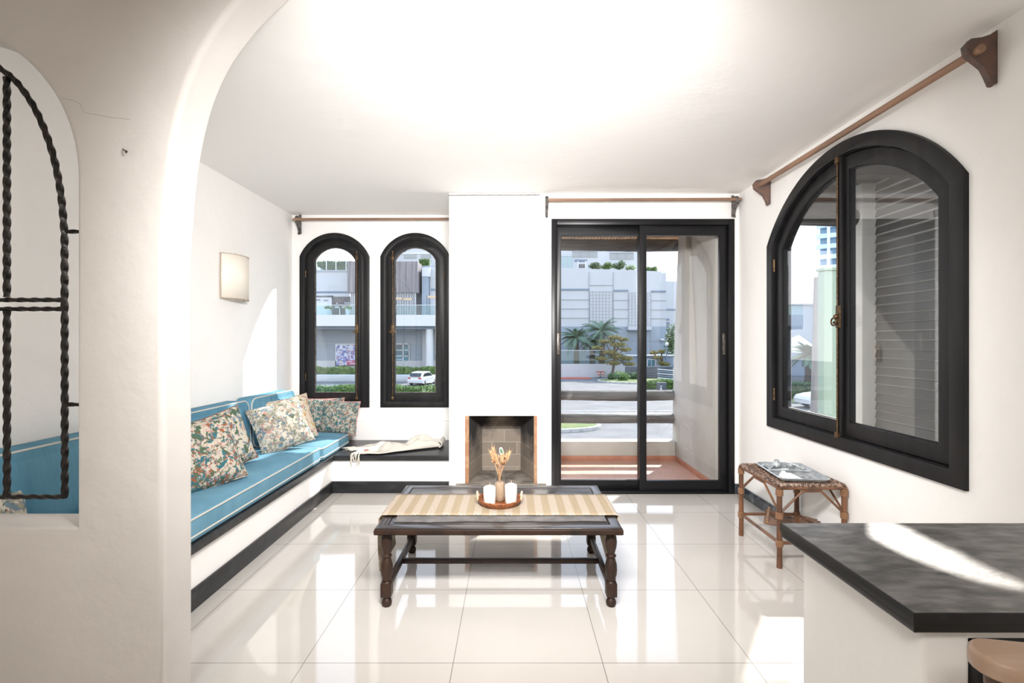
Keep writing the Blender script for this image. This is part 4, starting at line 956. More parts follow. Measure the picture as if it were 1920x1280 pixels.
# hollow base: left block, top lintel, back
box(bm, (KX0+.045, Kb, 0), (NX0, KY1-.03, KZ-.040), .012, 3); box(bm, (NX0-.02, Kb+.0005, NZ1), (XR, KY1-.032, KZ-.040)); box(bm, (NX0-.02, KY1-.10, 0), (XR, KY1-.032, NZ1+.01)); obj('counter_base', bm, M['plaster'], ck_)
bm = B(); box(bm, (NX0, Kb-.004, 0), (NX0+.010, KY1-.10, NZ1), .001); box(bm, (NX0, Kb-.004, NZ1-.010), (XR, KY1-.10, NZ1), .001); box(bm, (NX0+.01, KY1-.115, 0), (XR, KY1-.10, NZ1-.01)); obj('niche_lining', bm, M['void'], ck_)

# chair in the corner, mostly outside the picture
ch = thing('bar_chair', 'pale wooden chair whose rounded back rail enters the corner', 'chair', (.92, .62, 0))
CR_ = R(-11)
def CT(u, v, z): return Vector((.893+u*math.cos(CR_)-v*math.sin(CR_), .695+u*math.sin(CR_)+v*math.cos(CR_), z))
ZR = .824
bm = B(); plate(bm, [rrect(-.205, .0, .205, .080, .038, 6)], 0, .030, lambda u, v, d: CT(u, v, ZR-d), r0=.008, r1=.005, seg=4); obj('back_rail', bm, M['chair_wood'], ch)
for u in (-.18, .18):
    bm = B(); tube(bm, [CT(u, -.04, 0), CT(u, .0, .45), CT(u*.98, .035, ZR-.028)], [.015, .018, .016], 10); obj('leg', bm, M['chair_dark'], ch)
    bm = B(); tube(bm, [CT(u, -.38, 0), CT(u, -.36, .44)], [.014, .018], 10); obj('leg', bm, M['chair_dark'], ch)
for u in (-.10, 0, .10): bm = B(); tube(bm, [CT(u, .0, .46), CT(u, .035, ZR-.028)], .010, 8); obj('back_spindle', bm, M['chair_dark'], ch)
bm = B(); plate(bm, [rrect(-.21, -.40, .21, .03, .05, 6)], 0, .03, lambda u, v, d: CT(u, v, .47-d), r0=.01, r1=.01, seg=3); obj('seat', bm, M['chair_wood'], ch)

# ================================================================= OUTDOORS
GZ = -2.8
bm = B(); box(bm, (-60, 7, GZ-.2), (80, 240, GZ)); struct('ground_road', bm, M['asphalt'])
def pbox(bm, x0, y0, x1, y1, Y, dep=1.0, bev=0):
    a = P(x0, y1, Y); b_ = P(x1, y0, Y); box(bm, (a.x, Y, a.z), (b_.x, Y+dep, b_.z), bev)
# pavements
bm = B(); box(bm, (-60, 26.5, GZ), (60, 29.2, GZ+.06)); struct('ground_pavement', bm, M['paving'])
bm = B(); box(bm, (-60, 29.15, GZ), (60, 29.35, GZ+.10)); struct('trim_kerb', bm, M['kerb'])
def island(cx, cy, rx, ry, label, h=.16, mname='grass'):
    t_ = thing('kerbed_island', label, 'traffic island', (cx, cy, GZ))
    lp = [(cx+rx*math.cos(2*PI*k/40), cy+ry*math.sin(2*PI*k/40)) for k in range(40)]
    bm = B(); plate(bm, [lp, offset(lp, .22)], 0, h, lambda u, v, d: Vector((u, v, GZ+h-d)), r0=.03, seg=2); obj('kerb', bm, M['kerb'], t_)
    bm = B(); n = 40; rings_ = []
    for q in (1.0, .8, .55, .3): rings_.append([bm.verts.new((cx+(rx-.2)*q*math.cos(2*PI*k/n), cy+(ry-.2)*q*math.sin(2*PI*k/n), GZ+h-.03+.12*(1-q*q))) for k in range(n)])
    for a, b_ in zip(rings_, rings_[1:]):
        for k in range(n): bm.faces.new((a[k], a[(k+1) % n], b_[(k+1) % n], b_[k]))
    bm.faces.new(rings_[-1]); obj('lawn', bm, M[mname], t_)
island(XW(1035, 24), 24.3, XW(1125, 24)-XW(1035, 24)+.1, 1.5, 'oval grass traffic island seen between the log rails')
island(XW(1190, 50)+1.6, 52.0, 4.9, 3.4, 'kerbed shrub island with trees beyond the road')
# leaf clouds
def leaves(bm, c, r, n, size, rnd, shell=.6):
    for _ in range(n):
        th = rnd.uniform(0, 2*PI); ph = math.acos(rnd.uniform(-1, 1)); q = shell+(1-shell)*rnd.random()
        p = Vector((c[0]+r[0]*q*math.cos(th)*math.sin(ph), c[1]+r[1]*q*math.sin(th)*math.sin(ph), c[2]+r[2]*q*math.cos(ph)))
        leaf(bm, p, size, rnd)
def leaf(bm, p, size, rnd):
    a = Vector((rnd.gauss(0, 1), rnd.gauss(0, 1), rnd.gauss(0, 1))).normalized(); b_ = a.orthogonal().normalized(); s = size*rnd.uniform(.6, 1.3)
    bm.faces.new([bm.verts.new(p+v) for v in (a*s, b_*s*.45, -a*s, -b_*s*.45)])
def hedge(x0, x1, y0, y1, z0, z1, label, n, m='leaf', sz=.11, seed=1):
    rnd = random.Random(seed); bm = B(); box(bm, (x0, y0+.12, z0), (x1, y1-.12, z1-.12), .1)
    for _ in range(n):
        f = rnd.random(); x = rnd.uniform(x0, x1)
        if f < .6: p = Vector((x, y0+rnd.uniform(0, .15), rnd.uniform(z0, z1)))
        else: p = Vector((x, rnd.uniform(y0, y1), z1-.1+rnd.uniform(-.05, .12)+.06*math.sin(x*2)))
        leaf(bm, p, sz, rnd)
    return setp(obj('hedge', bm, M[m], origin=((x0+x1)/2, (y0+y1)/2, z0), recalc=False, smooth=False), label, 'hedge', None, 'stuff') if False else setp(obj('hedge', bm, M[m], origin=((x0+x1)/2, (y0+y1)/2, z0), recalc=False, smooth=False), label, 'hedge')
hedge(XW(560, 36), XW(840, 36), 36, 37.2, GZ, ZW(725, 36), 'nearer clipped hedge low in both narrow windows', 4200, sz=.10, seed=2)
hedge(XW(560, 53.5), XW(835, 53.5), 53.35, 54.6, GZ, ZW(689, 53.5), 'clipped hedge on top of the white garden wall', 4200, sz=.14, seed=3)
bm = B(); box(bm, (XW(540, 52), 52, GZ), (XW(838, 52), 53.05, ZW(703, 52)), .03); setp(obj('garden_wall', bm, M['bl_white'], origin=(XW(690, 52), 52, GZ)), 'low white garden wall behind the parked car', 'wall')
# yucca in front of the near hedge
yu = thing('yucca', 'spiky pale yucca in front of the near hedge', 'plant', P(800, 745, 35)); rnd = random.Random(4); bm = B(); c0 = P(797, 748, 35)
for k in range(46):
    a = rnd.uniform(0, 2*PI); el_ = rnd.uniform(.15, 1.35); L = rnd.uniform(.7, 1.1); d = Vector((math.cos(a)*math.cos(el_), math.sin(a)*math.cos(el_), math.sin(el_))); sd_ = d.cross(Vector((0, 0, 1))).normalized()*.035
    bm.faces.new([bm.verts.new(v) for v in (c0-sd_, c0+d*L*.6+sd_*.8-Vector((0, 0, .0)), c0+d*L+Vector((0, 0, -.08)), c0+d*L*.6-sd_*.8)])
M['yucca'] = mat('yucca_leaf', (.30, .38, .20), .6); obj('leaf_rosette', bm, M['yucca'], yu, recalc=False, smooth=False)

def car(c, yaw, label, L=4.1, W=1.75, s0=1.0):
    t_ = thing('car', label, 'car', c); Mx = Matrix.Translation(Vector(c)) @ Matrix.Rotation(yaw, 4, 'Z') @ Matrix.Scale(s0, 4)
    def mp(hw_at): return None
    lo = [(-2.05, .32), (-2.08, .60), (-2.02, .86), (-1.75, .93), (-.9, .95), (.9, .94), (1.5, .86), (1.95, .74), (2.06, .55), (2.03, .30), (1.6, .22), (-1.7, .22)]
    up = [(-1.95, .86), (-1.72, 1.22), (-1.35, 1.44), (-.3, 1.50), (.35, 1.44), (1.12, .92)]
    bm = B(); s = L/4.1
    secs = [(-W/2, .93), (-W/2+.06, 1.0), (0, 1.03), (W/2-.06, 1.0), (W/2, .93)]
    def loft(bm, prof, secs):
        rings = []
        for y, f in secs: rings.append([bm.verts.new(Mx @ Vector((x*s*f, y, .22+(z-.22)*(f if z > .5 else 1)))) for x, z in prof])
        for a, b_ in zip(rings, rings[1:]):
            for i in range(len(a)): bm.faces.new((a[i], a[(i+1) % len(a)], b_[(i+1) % len(a)], b_[i]))
        bm.faces.new(rings[0]); bm.faces.new(rings[-1][::-1])
    loft(bm, lo, secs); obj('car_body', bm, M['carpaint'], t_)
    bm = B(); up2 = up
    loft(bm, up2, [(-W/2+.14, .92), (-W/2+.22, .99), (0, 1.0), (W/2-.22, .99), (W/2-.14, .92)]); obj('cabin', bm, M['carpaint'], t_)
    bm = B()
    gl = [(-1.60, 1.0), (-1.30, 1.36), (-.3, 1.42), (.28, 1.37), (.86, 1.0)]
    loft(bm, gl, [(-W/2+.125, .93), (W/2-.125, .93)])
    loft(bm, [(-1.96, 1.0), (-1.78, 1.24), (-1.60, 1.34), (-1.5, 1.0)], [(-W/2+.26, 1.02), (W/2-.26, 1.02)]); loft(bm, [(.5, 1.0), (.4, 1.36), (.50, 1.37), (1.08, .98)], [(-W/2+.24, 1.03), (W/2-.24, 1.03)])
    obj('car_window', bm, M['carglass'], t_)
    for wx in (-1.25, 1.3):
        for sy in (-1, 1):
            bm = B(); lathe(bm, [(.31, -.1), (.33, -.06), (.33, .06), (.31, .1)], (0, 0, 0), 20, axis='Y'); lathe(bm, [(.19, -.11), (.19, .11)], (0, 0, 0), 14, axis='Y')
            bmesh.ops.transform(bm, matrix=Mx @ Matrix.Translation((wx*s, sy*(W/2-.11), .33)), verts=bm.verts); obj('wheel', bm, M['tyre'], t_)
    for sy in (-1, 1):
        bm = B(); box(bm, (-2.10*s, sy*.62-.16, .74), (-1.96*s, sy*.62+.16, .90), .03, M=Mx); obj('tail_lamp', bm, M['lamp_red'], t_)
    return t_
cY = 48.6; car((XW(793, cY), cY, GZ), R(74), 'small silver-white car seen from behind, parked by garden wall', s0=.86)

# left building (shopping block)
sb = thing('shopping_block', 'pale blue-grey block with terrace seen in the narrow windows', 'building', (XW(700, 60), 60, GZ))
def bpart(name, m, rects, parent, dep=1.0):
    bm = B()
    for x0, y0, x1, y1, Y in rects: pbox(bm, x0, y0, x1, y1, Y, dep)
    return obj(name, bm, M[m], parent, smooth=False)
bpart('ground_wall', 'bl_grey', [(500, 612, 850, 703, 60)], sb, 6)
bpart('plinth', 'bl_white', [(500, 676, 850, 703, 59.8)], sb, .2)
bpart('terrace_slab', 'white_trim', [(480, 590, 860, 611, 56.5)], sb, 7)
bpart('slab_shade_strip', 'bl_band', [(480, 611, 860, 617, 57.2)], sb, 6)  # dark strip painted for the shade beneath the terrace slab
bm = B(); c_ = P(805.5, 703, 57.5); lathe(bm, [(.42, 0), (.42, ZW(617, 57.5)-c_.z)], c_, 20); obj('round_column', bm, M['white_trim'], sb)
bpart('corner_pier', 'bl_white', [(792, 617, 799, 703, 59.5)], sb, .5)
bpart('upper_wall', 'bl_white', [(500, 506, 655, 546, 64), (500, 550, 655, 556, 64), (500, 498, 590, 592, 63.9)], sb, 3)
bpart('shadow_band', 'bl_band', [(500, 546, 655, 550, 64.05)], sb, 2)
bpart('stained_edge', 'bl_line', [(592, 506, 654, 509, 63.9)], sb, .1)
bpart('shop_front', 'bl_dark', [(624, 556, 657, 592, 63.9)], sb, 1)
bpart('shop_door', 'white_trim', [(628, 574, 638, 577, 63.6), (636, 574, 638, 592, 63.6), (641, 574, 657, 577, 63.6)], sb, .1)
bpart('clad_volume', 'bl_clad', [(651, 490, 783, 548, 61)], sb, 2.9)
bm = B(); x = 657.5
while x < 779: pbox(bm, x, 546, x+1.5, 592, 61.3, .1); x += 3.1
obj('striped_screen', bm, M['white_trim'], sb, smooth=False)
bpart('screen_backing', 'bl_dark', [(657, 547, 779, 592, 61.6)], sb, .3)
bpart('recess_wall', 'bl_grey', [(779, 498, 860, 592, 64)], sb, 2)
bpart('white_stair_tower', 'white_trim', [(791, 501, 806, 518, 62)], sb, 2); bpart('stair_tower_shaft', 'bl_grey', [(791, 518, 803, 592, 62.05)], sb, 1.5)
bpart('side_wall', 'bl_white', [(806, 500, 860, 592, 63)], sb, 1); bpart('side_slot', 'bl_band', [(808, 541, 819, 544, 62.9)], sb, .1)
bpart('wall_line', 'bl_line', [(600, 643, 800, 644, 59.9)], sb, .05)
# sign lettering on the shop front (illegible small white lettering in the photograph)
bm = B()
for k, (x, w_, h_) in enumerate([(646.2, 1.1, 5), (648, 1.1, 3), (649.8, 1.1, 4.6), (651.6, .9, 3), (653.2, 1.1, 4.6), (655, 1.1, 3), (631, 2.0, 3)]): pbox(bm, x, 570-h_, x+w_, 570, 63.8, .05)
obj('sign_lettering', bm, M['white_trim'], sb, smooth=False)
# ground windows
gw = bpart('window', 'bl_glass', [(735, 645, 767, 683, 59.9)], sb, .1)
bm = B()
for r_ in ((735, 644, 768, 645.5), (735, 655.5, 768, 657), (735, 666.5, 768, 668), (735, 673, 755, 674.2), (735, 682, 768, 683.5), (755, 644, 757, 683.5), (766.5, 644, 768, 683.5)): pbox(bm, *r_, 59.85, .05)
obj('window_frame', bm, M['white_trim'], gw, smooth=False)
# glass railing
rl = bpart('glass_railing', 'rail_glass', [(480, 572, 860, 590, 56.6)], sb, .03); bpart('handrail', 'white_trim', [(480, 571.2, 860, 572.2, 56.58)], rl, .06)
# awnings
bpart('awning_frame', 'white_trim', [(592, 557, 622, 590, 60.5)], sb, .1); bpart('awning_frame', 'bl_dark', [(590, 554, 624, 556, 60.3), (622, 554, 624, 590, 60.3), (800, 554, 801, 590, 59), (590, 561, 600, 562.5, 60.2), (606, 562, 614, 563.5, 60.2)], sb, .1)
bpart('awning_beam', 'awn', [(740, 557.5, 754, 561.5, 59), (756, 558.5, 772, 562.5, 59), (802, 554, 820, 558.5, 59)], sb, .5)
# roof garden
rg = bpart('roof_railing', 'rail_glass', [(585, 487, 655, 506, 64.0)], sb, .03); bpart('handrail', 'white_trim', [(585, 486.5, 655, 487.5, 63.95), (611, 487, 612.5, 506, 63.95), (629, 487, 630.5, 506, 63.95), (648, 487, 649.5, 506, 63.95), (592, 487, 593, 506, 63.95), (784, 486, 785, 504, 63.95), (806, 486, 807, 504, 63.95)], rg, .05)
hedge(XW(588, 66), XW(655, 66), 67.1, 68.3, ZW(507, 67.1), ZW(490.5, 67.1), 'dark roof hedge behind glass railing in left window', 1500, 'leaf2', .2, 11)
hedge(XW(783, 66), XW(802, 66), 67.1, 68.3, ZW(504, 67.1), ZW(487, 67.1), 'bushy roof hedge at top of right narrow window', 900, 'leaf', .2, 12)
ub = thing('upper_block', 'white upper block with window bands above the terrace', 'building', (XW(790, 78), 78, GZ))
bpart('facade', 'bl_white', [(725, 420, 880, 689.8, 78)], ub, 4); bpart('ledge', 'white_trim', [(725, 473, 880, 476, 77.9), (725, 459, 880, 461, 77.9)], ub, .2)
for x0, x1 in ((757, 781), (789, 808)): bpart('window', 'bl_winband', [(x0, 477, x1, 484, 77.9)], ub, .2)
bpart('window', 'bl_glass', [(745, 462, 760, 472, 77.9)], ub, .2)
# planters on terrace
for x, lb in ((616, 'small potted palm on the terrace behind railing'), (652, 'small potted plant by the shop front')):
    t_ = thing('potted_plant', lb, 'plant', P(x, 590, 58.5)); rnd = random.Random(int(x)); bm = B(); lathe(bm, [(.22, 0), (.30, .7), (.26, .7)], P(x, 590, 58.5), 12); obj('pot', bm, M['white_trim'], t_)
    bm = B(); leaves(bm, P(x, 577.5, 58.5), (.5, .4, .25), 90, .16, rnd, .2); obj('foliage', bm, M['leaf'], t_, recalc=False, smooth=False)
# poster
ps = thing('wall_poster', 'blue advertising poster with white frame on building wall', 'poster', P(652, 686, 59.7))
bm = B(); pbox(bm, 628.5, 644.5, 679, 686.5, 59.8, .06); obj('poster_frame', bm, M['white_trim'], ps, smooth=False)
bm = B(); pbox(bm, 630.3, 646.5, 677.2, 684.8, 59.75, .04); obj('poster_print', bm, M['poster'], ps, smooth=False)
M['magenta'] = mat('magenta_print', (.38, .07, .16), .6); M['print_white'] = mat('white_print', (.62, .66, .75), .6)
bm = B(); pbox(bm, 650, 675, 677, 684, 59.72, .02); obj('poster_band', bm, M['magenta'], ps, smooth=False)
bm = B()
for x, y, w_ in ((650, 648.6, 14), (655, 651.8, 7), (654, 655.0, 8), (652, 676.5, 9), (657, 680.2, 12), (632, 678.5, 13)):
    q = x
    while q < x+w_: pbox(bm, q, y, q+1.0, y+1.9, 59.70, .02); q += 1.5
pbox(bm, 636.5, 648, 642.5, 653.5, 59.71, .02); pbox(bm, 633.5, 653, 646, 655, 59.71, .02); obj('poster_lettering', bm, M['print_white'], ps, smooth=False)

# right building (white blank facade)
Yr = 66; wb = thing('blank_facade_building', 'large pale windowless facade with grid panels beyond the door', 'building', (XW(1150, Yr), Yr, GZ))
bm = B(); plate(bm, [[(XW(1000, Yr), GZ), (XW(1249, Yr), GZ), (XW(1249, Yr), ZW(511, Yr)), (XW(1240, Yr), ZW(511, Yr)), (XW(1240, Yr), ZW(508.5, Yr)), (XW(1196, Yr), ZW(507, Yr)), (XW(1052, Yr), ZW(502, Yr)), (XW(1000, Yr), ZW(500, Yr))]], 0, 8, MB_(Yr)); obj('facade', bm, M['bl_white'], wb, smooth=False)
bpart('string_course', 'bl_band', [(1000, 541, 1105, 544, Yr-.12), (1150, 543, 1178, 546, Yr-.12), (1221, 544.5, 1249, 547.5, Yr-.12)], wb, .1)
bpart('panel_joint', 'bl_line', [(1000, 561, 1105, 561.7, Yr-.1), (1000, 578, 1105, 578.7, Yr-.1), (1000, 595.5, 1105, 596.2, Yr-.1), (1150, 562, 1178, 562.7, Yr-.1), (1150, 579, 1178, 579.7, Yr-.1), (1150, 596, 1178, 596.7, Yr-.1), (1221, 562.5, 1249, 563.2, Yr-.1), (1221, 580, 1249, 580.7, Yr-.1), (1221, 596.5, 1249, 597.2, Yr-.1), (1104.5, 510, 1105.2, 640, Yr-.1), (1150, 510, 1150.6, 640, Yr-.1), (1106, 534, 1150, 534.7, Yr-.1)], wb, .08)
bpart('lower_wall', 'bl_grey', [(1040, 612, 1249, 706, Yr-.3)], wb, .25)
bpart('lower_joint', 'bl_line', [(1178, 612, 1178.6, 706, Yr-.36), (1220.5, 612, 1221.1, 706, Yr-.36), (1150, 638, 1249, 638.6, Yr-.36)], wb, .05)
for x0, x1, y0, y1 in ((1106, 1148.5, 546.5, 612), (1179.5, 1220, 548.5, 612)):
    pl = bpart('grid_panel', 'bl_white', [(x0, y0, x1, y1, Yr-.14)], wb, .1); bm = B(); x = x0
    while x <= x1+.1: pbox(bm, x-.3, y0, x+.3, y1, Yr-.2, .05); x += (x1-x0)/7
    y = y0
    while y <= y1: pbox(bm, x0, y-.3, x1, y+.3, Yr-.19, .05); y += 6.05
    obj('grid_bars', bm, M['bl_line'], pl, smooth=False)
bpart('planter_ledge', 'bl_white', [(1178, 612, 1222, 618, Yr-1.2)], wb, 1.1)
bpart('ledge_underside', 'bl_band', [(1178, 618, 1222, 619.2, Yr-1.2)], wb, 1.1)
# setback upper floors
up = thing('setback_tower', 'white set-back block with wide grey windows above the facade', 'building', (XW(1120, 80), 80, GZ))
bpart('facade', 'bl_white', [(1000, 420, 1196, 688.5, 80)], up, 6)
for x0, x1, y0, y1 in ((1074, 1120, 470, 482), (1144, 1188, 473, 486)):
    wn = bpart('window', 'bl_winband', [(x0, y0, x1, y1, 79.9)], up, .2); bpart('window_bar', 'bl_line', [(x0, y0, x1, y0+1, 79.8), (x0+15, y0, x0+15.8, y1, 79.8), (x0+30, y0, x0+30.8, y1, 79.8)], wn, .1)
# roof-terrace things
tr2 = thing('terrace_railing', 'glass railing and frame on the facade roof, left end', 'railing', P(1060, 502, 65.8)); bpart('glass_panel', 'rail_glass', [(1040, 480, 1073, 502, 66.4)], tr2, .03)
bpart('post', 'bl_line', [(1053, 480, 1054, 502, 66.35), (1063, 480, 1064, 502, 66.35), (1073, 480, 1074.5, 502, 66.35), (1040, 480, 1074, 481, 66.35)], tr2, .05)
tr3 = thing('roof_pergola', 'small dark-roofed kiosk on the roof terrace', 'kiosk', P(1090, 501, 66.5)); bpart('kiosk_roof', 'bl_band', [(1078, 486, 1101, 489, 67)], tr3, 1); bpart('post', 'white_trim', [(1083, 489, 1085, 503, 67), (1097, 489, 1099, 503, 67)], tr3, .1); bpart('counter', 'bl_dark', [(1085, 495, 1097, 502, 67.2)], tr3, .3)
for i, (x, y, rx, ry, mm, lb) in enumerate([(1115, 495, 14, 10, 'leaf2', 'round dark bush on the roof edge'), (1142, 497, 13, 8, 'leaf', 'feathery green bush on roof beside the round one'), (1163, 496, 13, 9, 'leaf2', 'broad bush on roof right of feathery one'), (1184, 500, 9, 6, 'yucca', 'pale grey-green shrub on the roof by the door mullion'), (1222, 503, 11, 7, 'leaf', 'spiky bush at the right end of facade roof')]):
    rnd = random.Random(40+i); bm = B(); cc = P(x, y, 66.8); cc.y = 67.2; [leaves(bm, cc+Vector((rnd.uniform(-.7, .7)*rx*66.8/F, rnd.uniform(-.3, .3), rnd.uniform(-.5, .25)*ry*66.8/F)), (rx*.5*66.8/F, .5, ry*rnd.uniform(.4, .9)*66.8/F), 110, .13, rnd, .1) for _ in range(11)]; setp(obj('roof_bush', bm, M[mm], origin=P(x, y+ry, 67.2), recalc=False, smooth=False), lb, 'bush')
# low white wall with glass railing
lw = thing('terrace_wall', 'low white wall topped by glass railing left of the pine', 'wall', P(1100, 706, 60.5)); bpart('masonry', 'bl_white', [(1000, 682, 1172, 707.6, 57.9)], lw, .3); bpart('glass_panel', 'rail_glass', [(1000, 657, 1172, 682, 58)], lw, .05)
bpart('handrail', 'white_trim', [(1000, 656.2, 1172, 657.2, 57.97)], lw, .1)
# palms
def palm(px, crown_y, base_y, Y, L, label, seed):
    rnd = random.Random(seed); c = P(px, crown_y, Y); b0 = P(px, base_y, Y); t_ = thing('palm_tree', label, 'palm tree', b0)
    bm = B(); tube(bm, [b0, b0.lerp(c, .5)+Vector((.05, 0, 0)), c], [.42, .32, .36], 12); obj('trunk', bm, M['bark'], t_)
    bm = B()
    for k in range(40):
        a = rnd.uniform(0, 2*PI); el_ = rnd.uniform(-.35, 1.35); LL = L*rnd.uniform(.8, 1.1); h = Vector((math.cos(a), math.sin(a), 0)); pts = []
        for q in range(9):
            s = q/8; pts.append(c+h*(LL*s*math.cos(el_*(1-.3*s)))+Vector((0, 0, LL*(s*math.sin(el_)-.62*s*s*(.5+.5*math.cos(el_))))))
        tube(bm, pts, [.035]*8+[.01], 4)
        for q in range(1, 9):
            for e2 in range(3):
                s = (q-1+(e2+.5)/3)/8; p = pts[q-1].lerp(pts[q], (e2+.5)/3); d = (pts[q]-pts[q-1]).normalized(); sd_ = d.cross(Vector((0, 0, 1))).normalized(); lw_ = .62*L/2.6*math.sin(PI*min(1, s*.85+.12))
                for sg in (-1, 1):
                    tip = p+(sd_*sg*.8+d*.55+Vector((0, 0, -.35)))*lw_
                    bm.faces.new([bm.verts.new(v) for v in (p-d*.05, p+d*.05, tip)])
    obj('fronds', bm, M['palm'], t_, recalc=False, smooth=False)
palm(1080, 634, 704, 61, 2.4, 'shorter palm at the left of the door view', 3); palm(1128, 620, 703, 62.4, 2.8, 'taller palm behind the golden pine', 8); palm(1110, 640, 703, 62.8, 1.8, 'dark half-hidden palm between the other two palms', 13)
# layered pines
def pine(px, base_y, Y, layers, label, seed, mm='pine'):
    rnd = random.Random(seed); b0 = P(px, base_y, Y); t_ = thing('pine_tree', label, 'tree', b0)
    bm = B(); top = P(layers[0][0], layers[0][1], Y); tube(bm, [b0, b0.lerp(top, .5)+Vector((.2, 0, 0)), top], [.16, .12, .05], 8)
    for x, y, rx, ry in layers: tube(bm, [b0.lerp(top, .45)+Vector((0, 0, 0)), P(x, y, Y)], [.07, .03], 6)
    obj('trunk', bm, M['bark'], t_); bm = B()
    for x, y, rx, ry in layers: leaves(bm, P(x, y, Y), (rx*Y/F, rx*Y/F*.7, ry*Y/F), int(190+rx*22), .105*Y/55, rnd, .25)
    obj('foliage', bm, M[mm], t_, recalc=False, smooth=False)
pine(1148, 702, 55, [(1152, 632, 14, 4), (1168, 636, 12, 3.5), (1135, 640, 15, 4), (1120, 652, 12, 4), (1160, 646, 18, 5), (1172, 655, 14, 4), (1142, 660, 17, 5), (1128, 672, 14, 4), (1158, 668, 18, 6), (1175, 672, 14, 5), (1180, 682, 13, 4), (1150, 680, 16, 5)], 'golden layered pine tree on the shrub island', 5)
pine(1238, 700, 58, [(1240, 659, 9, 4), (1226, 661, 9, 4), (1232, 670, 10, 4), (1248, 683, 10, 4), (1240, 680, 8, 3)], 'small flat-topped tree by the dark fence', 6)
for i, (x, y, rx, ry, Y, lb) in enumerate([(1148, 705, 9, 7, 53, 'dark round shrub at left of the island'), (1170, 706, 12, 9, 51.5, 'broad green shrub on the island front'), (1190, 705, 10, 8, 52.5, 'green shrub at the island right beside mullion'), (1160, 700, 9, 5, 54.5, 'pale flowering shrub behind the island front')]):
    rnd = random.Random(60+i); bm = B(); cc = P(x, y, Y); leaves(bm, cc, (rx*Y/F, .7, ry*Y/F), 800, .12, rnd, .3); setp(obj('island_shrub', bm, M[('leaf2', 'leaf', 'leaf2', 'yucca')[i]], origin=P(x, y+ry, Y), recalc=False, smooth=False), lb, 'shrub')
hedge(XW(1200, 44), XW(1275, 44), 43.6, 44.6, GZ, ZW(713, 44), 'light green hedge by the dark fence', 1500, 'leaf', .12, 21)
# fence, white line roof, sign stand
fn = thing('slat_fence', 'dark grey horizontal board fence behind light hedge', 'fence', (XW(1225, 54), 54, GZ))
bm = B()
for k in range(9): pbox(bm, 1172, 687+k*4.2, 1262, 690.4+k*4.2, 54, .06)
obj('boards', bm, M['fence'], fn, smooth=False); bpart('backing', 'bl_band', [(1172, 686, 1262, 724, 54.2)], fn, .05)
gt = thing('slat_gate', 'sloping pale-edged slatted gate at the end of the fence', 'gate', (XW(1245, 51), 51, GZ))
for k in range(6):
    bm = B(); a = P(1233, 692+k*4.0, 51); b_ = P(1262, 694.5+k*4.0, 51); tube(bm, [a, b_], .05, 4); obj('slat', bm, M['white_trim'] if k % 2 == 0 else M['bl_band'], gt)
bh = thing('dark_annex', 'low dark annex with white roof edge and small window', 'building', (XW(1225, 58), 58, GZ)); bpart('wall', 'bl_band', [(1172, 668, 1262, 706, 59)], bh, 2); bpart('roof_edge', 'white_trim', [(1168, 665.5, 1264, 667.5, 58.8)], bh, 2.4)
wq = bpart('window_frame', 'white_trim', [(1213, 673, 1230, 686, 58.9)], bh, .08); bpart('pane', 'bl_glass', [(1215, 674.5, 1221, 686, 58.85), (1222.3, 674.5, 1228, 686, 58.85)], wq, .05)
sg = thing('sign_stone', 'dark grey sign block with white mark in the hedge', 'sign', P(1240, 732.5, 42)); bpart('block', 'fence', [(1233, 717, 1250, 732.8, 42)], sg, .4); bpart('white_mark', 'white_trim', [(1238.5, 723, 1241.5, 725, 41.95), (1238, 726.5, 1241, 731, 41.95)], sg, .05)
gl_ = thing('globe_lamp', 'white globe lamp at the right edge of door view', 'lamp', P(1250, 706, 58.4)); bm = B(); tube(bm, [P(1250, 706, 58.4), P(1250, 648, 58.4)], .05, 8); obj('post', bm, M['bl_band'], gl_); bm = B(); ell(bm, P(1250, 645, 58.4), .22); obj('globe', bm, M['white_trim'], gl_)
wl = thing('facade_lamp', 'small white dome light on the grey lower facade', 'lamp', P(1242, 637, 65.4)); bm = B(); ell(bm, P(1242, 637, 65.45), (.28, .2, .16)); obj('dome', bm, M['white_trim'], wl)
bm = B(); cc = P(1259, 640, 62); rnd = random.Random(77); leaves(bm, cc, (.9, .8, 2.4), 900, .18, rnd, .2); setp(obj('conifer', bm, M['leaf2'], origin=P(1259, 690, 62), recalc=False, smooth=False), 'dark conifer at the edge of balcony wall', 'tree')
# far pale block to the right
fb = thing('far_block', 'distant pale block with floor lines right of facade', 'building', (XW(1260, 90), 90, GZ)); bpart('facade', 'bl_white', [(1240, 527, 1300, 700, 90)], fb, 5); bpart('floor_line', 'bl_band', [(1249, 579, 1300, 581, 89.8), (1249, 597, 1255, 600, 89.8), (1249, 604, 1255, 607, 89.8), (1249, 611, 1255, 614, 89.8), (1249, 618, 1255, 621, 89.8)], fb, .1)
# red ramp + barrier
bm = B(); box(bm, (XW(1000, 57), 55.5, GZ), (XW(1105, 57), 57.5, GZ+.08), .02); setp(obj('red_ramp', bm, M['red'], origin=(XW(1060, 57), 57, GZ)), 'low red painted ramp on the road left', 'ramp')
br = thing('road_barrier', 'red and white plastic barrier beside the island', 'barrier', P(1128, 706, 58))
for x in (1120, 1127.5): bm = B(); pbox(bm, x, 697, x+5.5, 706, 57.5, .3, .02); obj('panel', bm, M['white_trim'], br)
bm = B(); pbox(bm, 1119, 696, 1134, 698, 57.45, .35); pbox(bm, 1121, 700.5, 1124.5, 703.5, 57.45, .03); pbox(bm, 1128.5, 700.5, 1132, 703.5, 57.45, .03); obj('red_cap', bm, M['red'], br)

